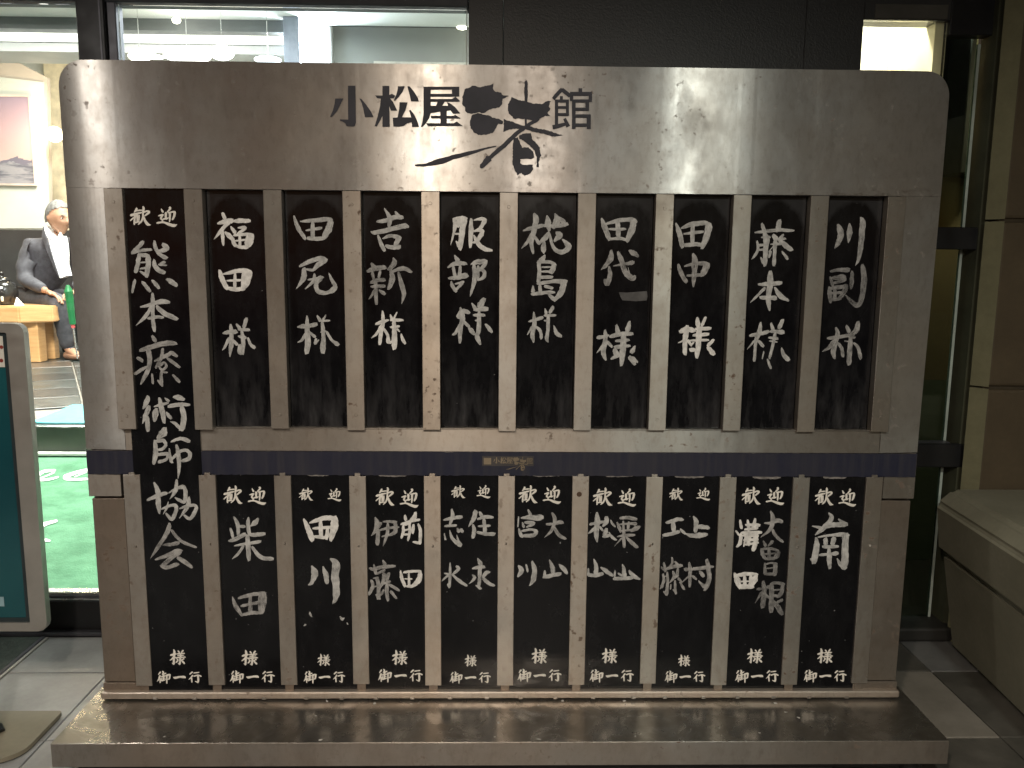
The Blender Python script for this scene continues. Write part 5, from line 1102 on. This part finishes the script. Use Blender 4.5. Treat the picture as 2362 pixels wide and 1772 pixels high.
# shirt front between the lapels, collar
ub = bmesh.new()
def fr(u, v, y): return at(u, v, y)
ys = YM - .17
P_ = [fr(101, 520, ys + .07), fr(110, 548, ys + .02), fr(122, 590, ys - .02), fr(132, 628, ys - .03), fr(138, 642, ys - .03), fr(154, 636, ys - .01), fr(148, 612, ys), fr(148, 590, ys), fr(146, 566, ys + .02), fr(142, 544, ys + .04), fr(128, 552, ys + .01)]
obj('shirt_front', prism(ub, P_, Vector((0, .09, 0))), m_shirt, man)
cb = bmesh.new()
prism(cb, [fr(97, 514, ys + .09), fr(104, 518, ys + .05), fr(122, 548, ys), fr(114, 553, ys), fr(103, 538, ys + .03)], Vector((.0, .02, 0)))
prism(cb, [fr(138, 536, ys + .02), fr(143, 546, ys + .02), fr(141, 560, ys + .01), fr(131, 553, ys)], Vector((0, .02, 0)))
obj('collar', cb, m_shirt, man)
lb = bmesh.new(); prism(lb, [fr(99, 522, ys + .05), fr(108, 552, ys - .01), fr(120, 592, ys - .045), fr(136, 640, ys - .05), fr(126, 625, ys - .03), fr(106, 575, ys - .02), fr(96, 545, ys + .03)], Vector((0, .015, 0))); obj('lapel', lb, m_suit, man)
for an in (anR, anL):
    f0 = an + Vector((0, 0, -.055)); bmS = skin_mesh('shoe', *chain([('a', f0 - fwd * .05, (.042, .04), None), ('b', f0 + fwd * .07, (.045, .036), 'a'), ('c', f0 + fwd * .16, (.040, .026), 'b'), ('d', f0 + fwd * .20, (.028, .018), 'c')]))
    for v in bmS.verts: v.co.z = max(v.co.z, ZL + .002)
    obj('shoe', bmS, m_shoe, man, smooth=True)
# the stool he sits on
stl = empty('stool', (hip.x - .03, hip.y + .05, ZL), 'dark padded stool under the seated man', 'stool')
sz = hip.z - .13
bm = bmesh.new(); lathe(bm, [(.20, sz - .07 - ZL), (.22, sz - .05 - ZL), (.22, sz - .015 - ZL), (.20, sz - ZL)], 28, (hip.x - .03, hip.y + .05, ZL)); obj('seat', bm, mat('stool_black', (.02, .02, .021), .5), stl)
for k in range(4):
    a_ = R_(45 + 90 * k); obj('leg', cyl(bmesh.new(), (hip.x - .03 + .19 * math.cos(a_), hip.y + .05 + .19 * math.sin(a_), ZL + .002), (hip.x - .03 + .15 * math.cos(a_), hip.y + .05 + .15 * math.sin(a_), sz - .068), .014, .017, 10), m_frame, stl)
# furled green umbrella leaning by his knee
u0_, u1_ = at(158, 672, YM - .52), at(168, 748, YM - .50)
um = empty('umbrella', Vector((u1_.x + .03, YM - .48, ZL)), 'furled green umbrella leaning beside the knee of the seated man', 'umbrella')
dv = (u1_ - u0_).normalized(); tip = u1_ + dv * ((u1_.z - .02 - ZL) / -dv.z * .96)
gb = bmesh.new(); cyl(gb, u0_ - dv * .05, u0_, .012, .034, 12); cyl(gb, u0_ + dv * .0005, u1_, .034, .024, 12)
obj('furled_canopy', gb, mat('umbrella_green', (.010, .150, .045), .5), um)
obj('tie_band', cyl(bmesh.new(), u1_ + dv * .0005, u1_ + dv * .03, .016, .015, 12), mat('tip_red', (.60, .10, .10), .5), um)
obj('shaft', cyl(bmesh.new(), u1_ + dv * .0305, tip, .007, .006, 10), m_chrome, um)
